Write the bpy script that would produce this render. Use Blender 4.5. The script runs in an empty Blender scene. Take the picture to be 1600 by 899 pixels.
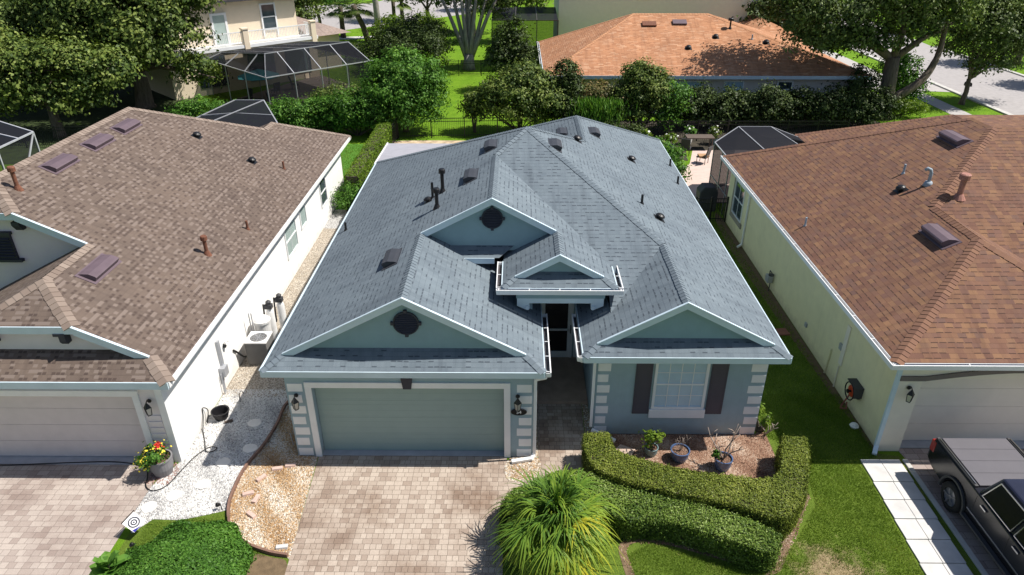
import bpy, bmesh, math, random
import numpy as np
from mathutils import Vector, Matrix
R = math.radians
rng = np.random.default_rng(7); random.seed(7)
sc = bpy.context.scene
col = sc.collection

# ---------------------------------------------------------------- camera, light
cd = bpy.data.cameras.new('camera'); cam = bpy.data.objects.new('camera', cd); col.objects.link(cam)
cam.location = (0, 0, 12.5); cam.rotation_euler = (R(90-28.5275), 0, R(0.4618))
cd.sensor_width = 36; cd.lens = 1090/1600*36; cd.clip_end = 600; sc.camera = cam
SUN = Vector((1.88, .2, 2.8)).normalized()
SUN_EL = math.asin(SUN.z); SUN_AZ = math.atan2(SUN.x, SUN.y)
w = bpy.data.worlds.new('World'); sc.world = w; w.use_nodes = True
wn = w.node_tree.nodes; sky = wn.new('ShaderNodeTexSky'); sky.sky_type = 'NISHITA'; sky.sun_disc = False
sky.sun_elevation = SUN_EL; sky.sun_rotation = SUN_AZ; sky.air_density = 1.0; sky.dust_density = 1.2
w.node_tree.links.new(sky.outputs[0], wn['Background'].inputs[0]); wn['Background'].inputs[1].default_value = 0.072
sl = bpy.data.lights.new('sun', 'SUN'); so = bpy.data.objects.new('sun', sl); col.objects.link(so)
sl.energy = 5.0; sl.angle = R(.53); sl.color = (1, .95, .87); so.rotation_euler = SUN.to_track_quat('Z', 'Y').to_euler()
sc.view_settings.view_transform = 'Standard'; sc.view_settings.look = 'None'; sc.view_settings.gamma = 1
sc.view_settings.use_curve_mapping = False; sc.view_settings.exposure = 0.38

# ---------------------------------------------------------------- materials
def srgb(r, g, b):
    f = lambda c: ((c/255+.055)/1.055)**2.4 if c > 10 else c/255/12.92
    return (f(r), f(g), f(b), 1)
def newmat(name):
    m = bpy.data.materials.new(name); m.use_nodes = True; nt = m.node_tree
    return m, nt, nt.nodes['Principled BSDF'], nt.links.new
def N(nt, t, **kw):
    n = nt.nodes.new('ShaderNode'+t)
    for k, v in kw.items(): setattr(n, k, v)
    return n
def mth(nt, op, a, b=None, c=None):
    n = N(nt, 'Math', operation=op)
    for i, x in enumerate((a, b, c)):
        if x is None: continue
        if isinstance(x, (int, float)): n.inputs[i].default_value = x
        else: nt.links.new(x, n.inputs[i])
    return n.outputs[0]
def mixc(nt, fac, a, b, blend='MIX'):
    n = N(nt, 'Mix', data_type='RGBA', blend_type=blend)
    for i, x in ((0, fac), (6, a), (7, b)):
        if isinstance(x, (int, float, tuple)): n.inputs[i].default_value = x
        else: nt.links.new(x, n.inputs[i])
    return n.outputs[2]
def ramp(nt, fac, stops, interp='LINEAR'):
    n = N(nt, 'ValToRGB'); e = n.color_ramp.elements; n.color_ramp.interpolation = interp
    while len(e) < len(stops): e.new(.5)
    for el, (p, c) in zip(e, stops): el.position = p; el.color = c if len(c) == 4 else (*c, 1)
    nt.links.new(fac, n.inputs[0]); return n.outputs[0]
def noise(nt, vec, scale, detail=4, rough=.55):
    n = N(nt, 'TexNoise'); n.inputs['Scale'].default_value = scale; n.inputs['Detail'].default_value = detail
    n.inputs['Roughness'].default_value = rough
    if vec is not None: nt.links.new(vec, n.inputs['Vector'])
    return n.outputs[0]
def bump(nt, b, h, strength, dist=.02):
    n = N(nt, 'Bump'); n.inputs['Strength'].default_value = strength; n.inputs['Distance'].default_value = dist
    nt.links.new(h, n.inputs['Height']); nt.links.new(n.outputs[0], b.inputs['Normal'])
def c4(c): return (*c, 1) if len(c) == 3 else c
def scl(c, k): return (c[0]*k, c[1]*k, c[2]*k, 1)

def M(name, c, rough=.6, metal=0, var=.12, vs=3., bs=0, bst=.3, spec=.4, stain=0, splash=0):
    m, nt, b, L = newmat(name); c = c4(c)
    tc = N(nt, 'TexCoord').outputs['Object']
    n1 = noise(nt, tc, vs, 5)
    o = ramp(nt, n1, [(.3, scl(c, 1-var)), (.7, scl(c, 1+var))])
    if stain:
        n2 = noise(nt, tc, .9, 6, .65)
        o = mixc(nt, mth(nt, 'MULTIPLY', ramp(nt, n2, [(.5, (0, 0, 0)), (.75, (1, 1, 1))]), stain), o, scl(c, .55))
    if splash:                                                    # soil splashed up the foot of a wall, and rain runs
        sp = N(nt, 'SeparateXYZ'); L(tc, sp.inputs[0]); n3 = noise(nt, tc, 4.5, 5, .7)
        k = mth(nt, 'SUBTRACT', mth(nt, 'MULTIPLY', n3, .85), sp.outputs[2]); o = mixc(nt, mth(nt, 'MULTIPLY', ramp(nt, k, [(.05, (0, 0, 0)), (.4, (1, 1, 1))]), splash), o, (.30, .24, .17, 1))
        mp = N(nt, 'Mapping'); L(tc, mp.inputs[0]); mp.inputs['Scale'].default_value = (5, 5, .35); o = mixc(nt, mth(nt, 'MULTIPLY', ramp(nt, noise(nt, mp.outputs[0], 1.5, 5, .6), [(.52, (0, 0, 0)), (.75, (1, 1, 1))]), splash*.35), o, scl(c, .6))
    L(o, b.inputs['Base Color']); b.inputs['Roughness'].default_value = rough; b.inputs['Metallic'].default_value = metal
    b.inputs['Specular IOR Level'].default_value = spec
    if bs: bump(nt, b, noise(nt, tc, bs, 3), bst, .01)
    return m

def shingle(name, cols, dash, row=.145, tab=.17, dashw=.24, bumps=.5, prob=.5, light=None):
    m, nt, b, L = newmat(name)
    uv = N(nt, 'TexCoord').outputs['UV']; sp = N(nt, 'SeparateXYZ'); L(uv, sp.inputs[0])
    wob = mth(nt, 'MULTIPLY_ADD', noise(nt, uv, 1.2, 2), .03, -.015)
    v = mth(nt, 'DIVIDE', mth(nt, 'ADD', sp.outputs[1], wob), row); r = mth(nt, 'FLOOR', v); fv = mth(nt, 'FRACT', v)
    wr = N(nt, 'TexWhiteNoise', noise_dimensions='1D'); L(r, wr.inputs['W'])
    u = mth(nt, 'MULTIPLY_ADD', wr.outputs[0], 9.3, mth(nt, 'DIVIDE', sp.outputs[0], tab)); cu = mth(nt, 'FLOOR', u); fu = mth(nt, 'FRACT', u)
    cb = N(nt, 'CombineXYZ'); L(cu, cb.inputs[0]); L(r, cb.inputs[1])
    wc = N(nt, 'TexWhiteNoise', noise_dimensions='2D'); L(cb.outputs[0], wc.inputs['Vector'])
    cs = N(nt, 'SeparateColor'); L(wc.outputs[1], cs.inputs[0])
    o = ramp(nt, cs.outputs[0], [(i/max(1, len(cols)-1), c4(c)) for i, c in enumerate(cols)])
    big = noise(nt, uv, .55, 4, .6); o = mixc(nt, 1, o, ramp(nt, big, [(.3, (.86, .86, .87)), (.7, (1.1, 1.09, 1.07))]), 'MULTIPLY')
    mp = N(nt, 'Mapping'); L(uv, mp.inputs[0]); mp.inputs['Scale'].default_value = (3.2, .28, 1); o = mixc(nt, 1, o, ramp(nt, noise(nt, mp.outputs[0], 1.3, 5, .62), [(.32, (.80, .80, .81)), (.5, (1, 1, 1)), (.72, (1.07, 1.07, 1.06))]), 'MULTIPLY')
    gr = noise(nt, uv, 90, 2); o = mixc(nt, 1, o, ramp(nt, gr, [(.3, (.82, .82, .82)), (.7, (1.15, 1.15, 1.15))]), 'MULTIPLY')
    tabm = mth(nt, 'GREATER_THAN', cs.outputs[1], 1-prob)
    if light is not None:
        o = mixc(nt, mth(nt, 'MULTIPLY', mth(nt, 'GREATER_THAN', cs.outputs[2], .68), mth(nt, 'GREATER_THAN', fv, .35)), o, c4(light))
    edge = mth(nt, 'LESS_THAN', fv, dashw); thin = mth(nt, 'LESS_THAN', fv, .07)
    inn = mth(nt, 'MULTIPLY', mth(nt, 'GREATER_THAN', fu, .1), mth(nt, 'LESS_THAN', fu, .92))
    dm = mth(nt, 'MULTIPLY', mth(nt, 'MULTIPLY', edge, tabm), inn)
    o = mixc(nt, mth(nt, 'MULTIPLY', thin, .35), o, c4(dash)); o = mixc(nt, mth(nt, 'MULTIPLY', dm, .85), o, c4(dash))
    L(o, b.inputs['Base Color']); b.inputs['Roughness'].default_value = .9; b.inputs['Specular IOR Level'].default_value = .25
    h = mth(nt, 'ADD', mth(nt, 'SUBTRACT', 1, fv), mth(nt, 'MULTIPLY', tabm, .6)); h = mth(nt, 'ADD', h, mth(nt, 'MULTIPLY', gr, .25))
    bump(nt, b, h, bumps, .012)
    return m

def paver(name, c1, c2, c3, mortar, bw=.30, rh=.20, stain=.5, ang=0):
    m, nt, b, L = newmat(name)
    tc = N(nt, 'TexCoord').outputs['Object']
    mp = N(nt, 'Mapping'); L(tc, mp.inputs[0]); mp.inputs['Rotation'].default_value = (0, 0, ang)
    wob = N(nt, 'VectorMath', operation='MULTIPLY_ADD'); nn = N(nt, 'TexNoise'); nn.inputs['Scale'].default_value = 6; L(mp.outputs[0], nn.inputs[0])
    L(nn.outputs[1], wob.inputs[0]); wob.inputs[1].default_value = (.012,)*3; L(mp.outputs[0], wob.inputs[2])
    def br(a, bb, ofs, sq):
        k = N(nt, 'TexBrick', offset=ofs, offset_frequency=2, squash=sq, squash_frequency=2); L(wob.outputs[0], k.inputs['Vector'])
        k.inputs['Color1'].default_value = c4(a); k.inputs['Color2'].default_value = c4(bb); k.inputs['Mortar'].default_value = c4(mortar)
        k.inputs['Scale'].default_value = 1; k.inputs['Mortar Size'].default_value = .0055; k.inputs['Mortar Smooth'].default_value = .3
        k.inputs['Brick Width'].default_value = bw; k.inputs['Row Height'].default_value = rh; k.inputs['Bias'].default_value = 0
        return k
    k1 = br(c1, c2, .37, .62)
    k2 = br((1, 1, 1), (.72, .66, .64), .37, .62); k2.inputs['Mortar'].default_value = (1, 1, 1, 1); k2.inputs['Bias'].default_value = -.45
    o = mixc(nt, 1, k1.outputs[0], k2.outputs[0], 'MULTIPLY')
    o = mixc(nt, mth(nt, 'MULTIPLY', ramp(nt, noise(nt, tc, .55, 5, .6), [(.48, (0, 0, 0)), (.72, (1, 1, 1))]), stain), o, c4(c3), 'MULTIPLY')
    g = noise(nt, tc, 60, 3); o = mixc(nt, 1, o, ramp(nt, g, [(.3, (.86,)*3), (.7, (1.1,)*3)]), 'MULTIPLY')
    L(o, b.inputs['Base Color']); b.inputs['Roughness'].default_value = .85; b.inputs['Specular IOR Level'].default_value = .25
    bump(nt, b, mth(nt, 'ADD', mth(nt, 'SUBTRACT', 1, k1.outputs[1]), mth(nt, 'MULTIPLY', g, .15)), .5, .006)
    return m

def leafmat(name, cols, trans=.25, rough=.45, spec=.35):
    m, nt, b, L = newmat(name)
    at = N(nt, 'Attribute', attribute_name='tint'); o = ramp(nt, at.outputs['Fac'], [(i/(len(cols)-1), c4(c)) for i, c in enumerate(cols)])
    L(o, b.inputs['Base Color']); b.inputs['Roughness'].default_value = max(rough, .5); b.inputs['Specular IOR Level'].default_value = spec*.45
    t = N(nt, 'BsdfTranslucent'); L(mixc(nt, 1, o, (1.25, 1.3, .6, 1), 'MULTIPLY'), t.inputs[0])
    mx = N(nt, 'MixShader'); mx.inputs[0].default_value = trans; L(b.outputs[0], mx.inputs[1]); L(t.outputs[0], mx.inputs[2])
    L(mx.outputs[0], nt.nodes['Material Output'].inputs[0]); return m

def tintmat(name, cols, rough=.8):
    m, nt, b, L = newmat(name); at = N(nt, 'Attribute', attribute_name='tint')
    L(ramp(nt, at.outputs['Fac'], [(i/(len(cols)-1), c4(c)) for i, c in enumerate(cols)]), b.inputs['Base Color'])
    b.inputs['Roughness'].default_value = rough; b.inputs['Specular IOR Level'].default_value = .3; return m

def speckle(name, cols, scale, bst=.8, rough=.85, big=None):
    m, nt, b, L = newmat(name); tc = N(nt, 'TexCoord').outputs['Object']
    v = N(nt, 'TexVoronoi'); v.inputs['Scale'].default_value = scale; L(tc, v.inputs['Vector'])
    s = N(nt, 'SeparateColor'); L(v.outputs['Color'], s.inputs[0])
    o = ramp(nt, s.outputs[0], [(i/(len(cols)-1), c4(c)) for i, c in enumerate(cols)])
    o = mixc(nt, 1, o, ramp(nt, v.outputs['Distance'], [(.25, (1, 1, 1)), (.75, (.45, .45, .45))]), 'MULTIPLY')
    if big: o = mixc(nt, ramp(nt, noise(nt, tc, .8, 4), [(.42, (0, 0, 0)), (.62, (1, 1, 1))]), o, mixc(nt, 1, o, c4(big), 'MULTIPLY'))
    L(o, b.inputs['Base Color']); b.inputs['Roughness'].default_value = rough; b.inputs['Specular IOR Level'].default_value = .25
    bump(nt, b, mth(nt, 'SUBTRACT', 1, v.outputs['Distance']), bst, .02); return m

def grassmat(name, a, bcol, dry, bare=None):
    m, nt, b, L = newmat(name); tc = N(nt, 'TexCoord').outputs['Object']
    o = ramp(nt, noise(nt, tc, 1.1, 6, .65), [(.3, c4(a)), (.68, c4(bcol))])
    o = mixc(nt, ramp(nt, noise(nt, tc, .33, 5, .6), [(.58, (0, 0, 0)), (.72, (.6,)*3)]), o, c4(dry))
    if bare:
        dst = N(nt, 'VectorMath', operation='DISTANCE'); L(tc, dst.inputs[0]); dst.inputs[1].default_value = (bare[0], bare[1], 0)
        k = mth(nt, 'SUBTRACT', mth(nt, 'MULTIPLY', noise(nt, tc, 2.6, 6, .7), 1.9), mth(nt, 'DIVIDE', dst.outputs['Value'], bare[2]))
        o = mixc(nt, ramp(nt, k, [(.12, (0, 0, 0)), (.55, (1, 1, 1))]), o, ramp(nt, noise(nt, tc, 9, 5), [(.3, (.20, .15, .085)), (.7, (.42, .33, .21))]))
    fine = noise(nt, tc, 38, 4, .7); o = mixc(nt, 1, o, ramp(nt, fine, [(.3, (.55, .58, .5)), (.7, (1.4, 1.38, 1.3))]), 'MULTIPLY')
    L(o, b.inputs['Base Color']); b.inputs['Roughness'].default_value = .9; b.inputs['Specular IOR Level'].default_value = .1
    bump(nt, b, fine, .9, .05); return m

def screenmat(name, a=.5):
    m, nt, b, L = newmat(name); b.inputs['Base Color'].default_value = (.013, .014, .019, 1); b.inputs['Roughness'].default_value = .8; b.inputs['Specular IOR Level'].default_value = .1
    t = N(nt, 'BsdfTransparent'); mx = N(nt, 'MixShader'); mx.inputs[0].default_value = a
    L(t.outputs[0], mx.inputs[1]); L(b.outputs[0], mx.inputs[2]); L(mx.outputs[0], nt.nodes['Material Output'].inputs[0]); return m

def barkmat(name, a, bcol):
    m, nt, b, L = newmat(name); tc = N(nt, 'TexCoord').outputs['Object']
    mp = N(nt, 'Mapping'); L(tc, mp.inputs[0]); mp.inputs['Scale'].default_value = (9, 9, 1.6)
    n = noise(nt, mp.outputs[0], 1.2, 6, .65); L(ramp(nt, n, [(.3, c4(a)), (.7, c4(bcol))]), b.inputs['Base Color'])
    b.inputs['Roughness'].default_value = .9; bump(nt, b, n, .9, .05); return m

mat = dict(
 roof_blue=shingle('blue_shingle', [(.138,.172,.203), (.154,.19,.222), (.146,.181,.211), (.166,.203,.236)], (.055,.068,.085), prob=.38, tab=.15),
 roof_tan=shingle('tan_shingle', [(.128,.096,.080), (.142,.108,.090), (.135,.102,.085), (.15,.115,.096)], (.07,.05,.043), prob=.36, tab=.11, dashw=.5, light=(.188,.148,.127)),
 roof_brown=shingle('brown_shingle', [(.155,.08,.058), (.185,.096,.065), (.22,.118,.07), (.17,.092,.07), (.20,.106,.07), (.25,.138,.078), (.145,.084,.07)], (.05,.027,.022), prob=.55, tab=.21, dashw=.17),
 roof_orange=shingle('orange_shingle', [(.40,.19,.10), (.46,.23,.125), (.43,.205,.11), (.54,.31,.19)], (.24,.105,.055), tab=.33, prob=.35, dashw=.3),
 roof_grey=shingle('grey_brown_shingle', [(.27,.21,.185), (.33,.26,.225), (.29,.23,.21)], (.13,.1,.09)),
 cap_blue=tintmat('blue_cap', [(.136,.168,.198), (.152,.187,.218), (.168,.204,.234)], .9),
 cap_tan=tintmat('tan_cap', [(.19,.145,.12), (.23,.18,.15), (.27,.215,.18)], .9),
 cap_brown=tintmat('brown_cap', [(.17,.088,.062), (.20,.105,.07), (.225,.12,.076)], .9),
 cap_orange=tintmat('orange_cap', [(.45,.22,.12), (.5,.26,.14)], .9),
 wall_blue=M('blue_grey_stucco', (.315,.42,.47), .85, var=.05, bs=120, bst=.25, stain=.06, splash=.35),
 gable_blue=M('blue_grey_gable', (.26,.38,.42), .85, var=.05, bs=120, bst=.2),
 door_sage=M('sage_door_paint', (.285,.385,.37), .5, var=.03),
 trim=M('pale_trim_paint', (.80,.81,.82), .55, var=.04),
 trim_blue=M('pale_blue_fascia', (.58,.70,.78), .5, var=.06, vs=2),
 white=M('white_paint', (.80,.81,.82), .45, var=.03),
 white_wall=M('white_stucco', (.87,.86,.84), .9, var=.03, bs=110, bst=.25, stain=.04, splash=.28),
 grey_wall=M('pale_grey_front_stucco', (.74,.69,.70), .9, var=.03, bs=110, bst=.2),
 tan_door=M('beige_grey_door', (.66,.60,.59), .55, var=.04),
 cream=M('cream_stucco', (.79,.73,.47), .9, var=.04, bs=110, bst=.25, stain=.12, splash=.35),
 cream_front=M('cream_front_stucco', (.78,.72,.61), .9, var=.03, bs=110, bst=.2),
 cream_door=M('cream_door', (.76,.71,.64), .6, var=.03),
 band=M('taupe_band', (.17,.145,.135), .8, var=.05),
 navy=M('dark_slate_paint', (.035,.037,.055), .6, var=.1),
 black=M('black_metal', (.012,.012,.014), .45, var=.1), dark=M('dark_interior', (.008,.008,.009), .9),
 black_gloss=M('black_plastic', (.015,.015,.017), .3, var=.1),
 gutter_in=M('gutter_inside', (.05,.045,.05), .9, var=.4, vs=9),
 shutter=M('charcoal_shutter', (.075,.07,.092), .6, var=.06),
 conc=M('concrete', (.40,.41,.44), .9, var=.1, bs=40, bst=.2, stain=.25),
 conc_pale=M('pale_concrete', (.57,.56,.55), .9, var=.10, bs=50, bst=.25, stain=.4),
 kerb=M('kerb_concrete', (.5,.49,.47), .9, var=.1, bs=40), road=M('asphalt', (.36,.34,.34), .9, var=.1, bs=60, stain=.25), walk=M('sidewalk_concrete', (.42,.40,.39), .9, var=.1),
 pav=paver('driveway_paver', (.48,.405,.34), (.39,.32,.265), (.44,.34,.28), (.16,.13,.105), .215, .15, .95),
 pav2=paver('neighbour_paver', (.465,.40,.355), (.40,.34,.305), (.62,.56,.55), (.21,.175,.155), .28, .165, .8),
 pav3=paver('right_drive_paver', (.44,.37,.34), (.36,.30,.28), (.7,.66,.66), (.15,.12,.11), .36, .2, .5),
 patio=M('pink_patio_concrete', (.58,.45,.40), .9, var=.08, stain=.2),
 vent_blue=M('charcoal_vent', (.045,.048,.058), .5, var=.15), vent_purple=M('plum_brown_vent', (.125,.09,.108), .55, var=.1),
 rust=M('rusty_pipe', (.17,.07,.042), .85, var=.3, vs=14), copper=M('copper_brown_pipe', (.36,.17,.13), .6, var=.2, vs=14), lead=M('lead_pipe', (.30,.36,.42), .6, var=.15),
 glass=M('window_glass', (.055,.075,.09), .06, var=.2, spec=.8), blind=M('blind_behind_glass', (.44,.60,.72), .3, var=.06, spec=.8), glass_green=M('pale_green_glass', (.38,.47,.45), .1, var=.05, spec=.7),
 lantern_glass=M('lantern_glass', (.45,.43,.38), .1, spec=.8),
 bark=barkmat('bark', (.07,.052,.04), (.20,.155,.12)), bark_grey=barkmat('grey_bark', (.17,.155,.145), (.42,.39,.36)), bark_dark=barkmat('dark_bark', (.05,.04,.03), (.14,.11,.085)),
 screen=screenmat('insect_screen', .64), screen_roof=screenmat('insect_screen_roof', .95), alu=M('grey_aluminium', (.42,.43,.46), .4, metal=.3, var=.05), alu_dark=M('bronze_aluminium', (.06,.055,.05), .5), alu_white=M('white_aluminium', (.40,.41,.45), .45),
 lanai=M('off_white_pan_roof', (.34,.34,.38), .7, var=.06, stain=.3),
 gravel_white=speckle('white_gravel', [(.50,.49,.49), (.66,.65,.63), (.34,.33,.33), (.72,.71,.70)], 26, .9),
 gravel_dirt=speckle('dirty_gravel', [(.44,.38,.31), (.55,.48,.40), (.33,.28,.22), (.62,.57,.5)], 26, .9),
 gravel_tan=speckle('river_pebbles', [(.40,.27,.15), (.62,.53,.42), (.30,.19,.10), (.72,.68,.6), (.45,.29,.14)], 24, .9, big=(1.25, 1.3, 1.4)),
 mulch=speckle('bark_mulch', [(.22,.12,.08), (.30,.18,.12), (.14,.08,.055), (.38,.27,.2)], 34, 1., big=(.75,.75,.8)),
 soil=M('bare_soil', (.15,.105,.06), .95, var=.25, vs=7, bs=30, bst=.6),
 stone=M('stepping_stone', (.66,.64,.61), .9, var=.08, bs=50), brickp=M('pink_edging_block', (.55,.40,.34), .9, var=.15, vs=9), edging=M('brown_bender_edging', (.20,.115,.085), .8, var=.2, vs=8),
 terracotta=M('red_paver', (.30,.12,.085), .9), ceramic=M('blue_glazed_pot', (.07,.12,.24), .25, var=.35, vs=7, spec=.6), ceramic2=M('teal_grey_pot', (.17,.25,.26), .4, var=.3, vs=8), potgrey=M('grey_planter', (.22,.215,.225), .7, var=.1),
 grass=grassmat('lawn_ground', (.085,.14,.02), (.15,.22,.035), (.26,.235,.085), (6.85, 10.1, 1.25)),
 grass_far=grassmat('far_lawn', (.10,.21,.012), (.165,.30,.022), (.18,.26,.035)),
 twig=M('grey_twig', (.33,.27,.23), .9, var=.2, vs=20), hosemat=M('black_rubber', (.012,.012,.013), .5), hosered=M('red_reel', (.60,.075,.025), .45, var=.15), hosegreen=M('green_hose', (.03,.10,.065), .5),
 teal=M('teal_canvas', (.14,.60,.64), .8, var=.06), beige=M('beige_stucco', (.80,.68,.52), .9, var=.03, bs=60), green_wall=M('sage_stucco', (.80,.83,.68), .9, var=.03), orange_wall=M('greige_stucco', (.68,.61,.55), .9, var=.03),
 car=M('black_car_paint', (.010,.010,.013), .2, var=.05, spec=.5), carblue=M('dark_navy_car_paint', (.018,.02,.04), .18, spec=.7), tonneau=M('grey_bed_cover', (.11,.105,.122), .6, var=.05), chrome=M('chrome', (.5,.5,.52), .25, metal=1, var=.02), tyre=M('tyre_rubber', (.018,.018,.018), .85), rim=M('alloy_rim', (.34,.34,.36), .35, metal=.7), tail=M('tail_lamp', (.32,.02,.015), .2, spec=.7), cladding=M('grey_cladding', (.055,.055,.06), .6), carglass=M('tinted_glass', (.008,.009,.01), .25, spec=.4),
 softener=M('white_plastic', (.74,.73,.72), .4), acbody=M('ac_grille', (.15,.145,.14), .6), blue=M('blue_cloth', (.03,.03,.30), .8), wood=M('weathered_wood', (.11,.085,.07), .85), pink=M('pinkish_chips', (.36,.22,.19), .9, var=.3, vs=30), cushion=M('tan_cushion', (.45,.27,.15), .9),
 L_oak=leafmat('oak_leaf', [(0.0315,0.0572,0.0143), (0.0786,0.1216,0.0286), (0.1573,0.2145,0.0572), (0.2574,0.3146,0.1073)], .15, .4),
 L_mag=leafmat('dark_glossy_leaf', [(0.0329,0.0628,0.0149), (0.0822,0.1271,0.0269), (0.1644,0.2168,0.0448), (0.2691,0.314,0.0897)], .12, .38),
 L_hedge=leafmat('olive_box_leaf', [(0.055,0.0825,0.011), (0.121,0.1595,0.022), (0.198,0.2365,0.0385), (0.33,0.352,0.077)], .08),
 L_hedge2=leafmat('green_box_leaf', [(.03,.065,.010), (.085,.145,.022), (.16,.235,.04), (.34,.42,.16)], .08),
 L_bright=leafmat('bright_green_leaf', [(0.0308,0.084,0.0112), (0.07,0.175,0.0252), (0.126,0.266,0.042), (0.21,0.364,0.07)], .25),
 L_lime=leafmat('lime_leaf', [(.07,.14,.015), (.14,.22,.025), (.22,.30,.04)], .3),
 L_olive=leafmat('bronze_olive_leaf', [(0.0575,0.0646,0.0215), (0.1294,0.1365,0.0431), (0.2156,0.1581,0.0719), (0.3162,0.2444,0.1006)], .2),
 L_dark=leafmat('dark_hedge_leaf', [(0.0186,0.0342,0.0093), (0.0404,0.0652,0.0186), (0.0776,0.1164,0.0311), (0.132,0.1708,0.0544)], .1),
 L_frond=leafmat('frond_blade', [(.045,.11,.025), (.115,.22,.03), (.25,.34,.04), (.48,.44,.04)], .3, .4),
 L_grass=leafmat('grass_blade', [(.08,.14,.016), (.155,.245,.032), (.245,.335,.055), (.40,.38,.14)], .3, .6, .15),
 flower_y=M('yellow_petals', (.75,.62,.06), .7), flower_r=M('red_petals', (.6,.03,.02), .7), flower_w=M('white_petals', (.8,.8,.76), .7),
 peb_beige=tintmat('beige_pebble', [(.30,.25,.19), (.46,.40,.32), (.58,.52,.44), (.68,.64,.57)]), peb_white=tintmat('white_pebble', [(.20,.20,.21), (.55,.54,.53), (.74,.73,.71), (.82,.81,.79)]), peb_tan=tintmat('tan_pebble', [(.20,.115,.06), (.40,.24,.11), (.52,.36,.20), (.66,.57,.46), (.80,.77,.72)]), chip=tintmat('mulch_chip', [(.10,.055,.035), (.24,.13,.085), (.36,.235,.165), (.55,.44,.35)]),
)

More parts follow.
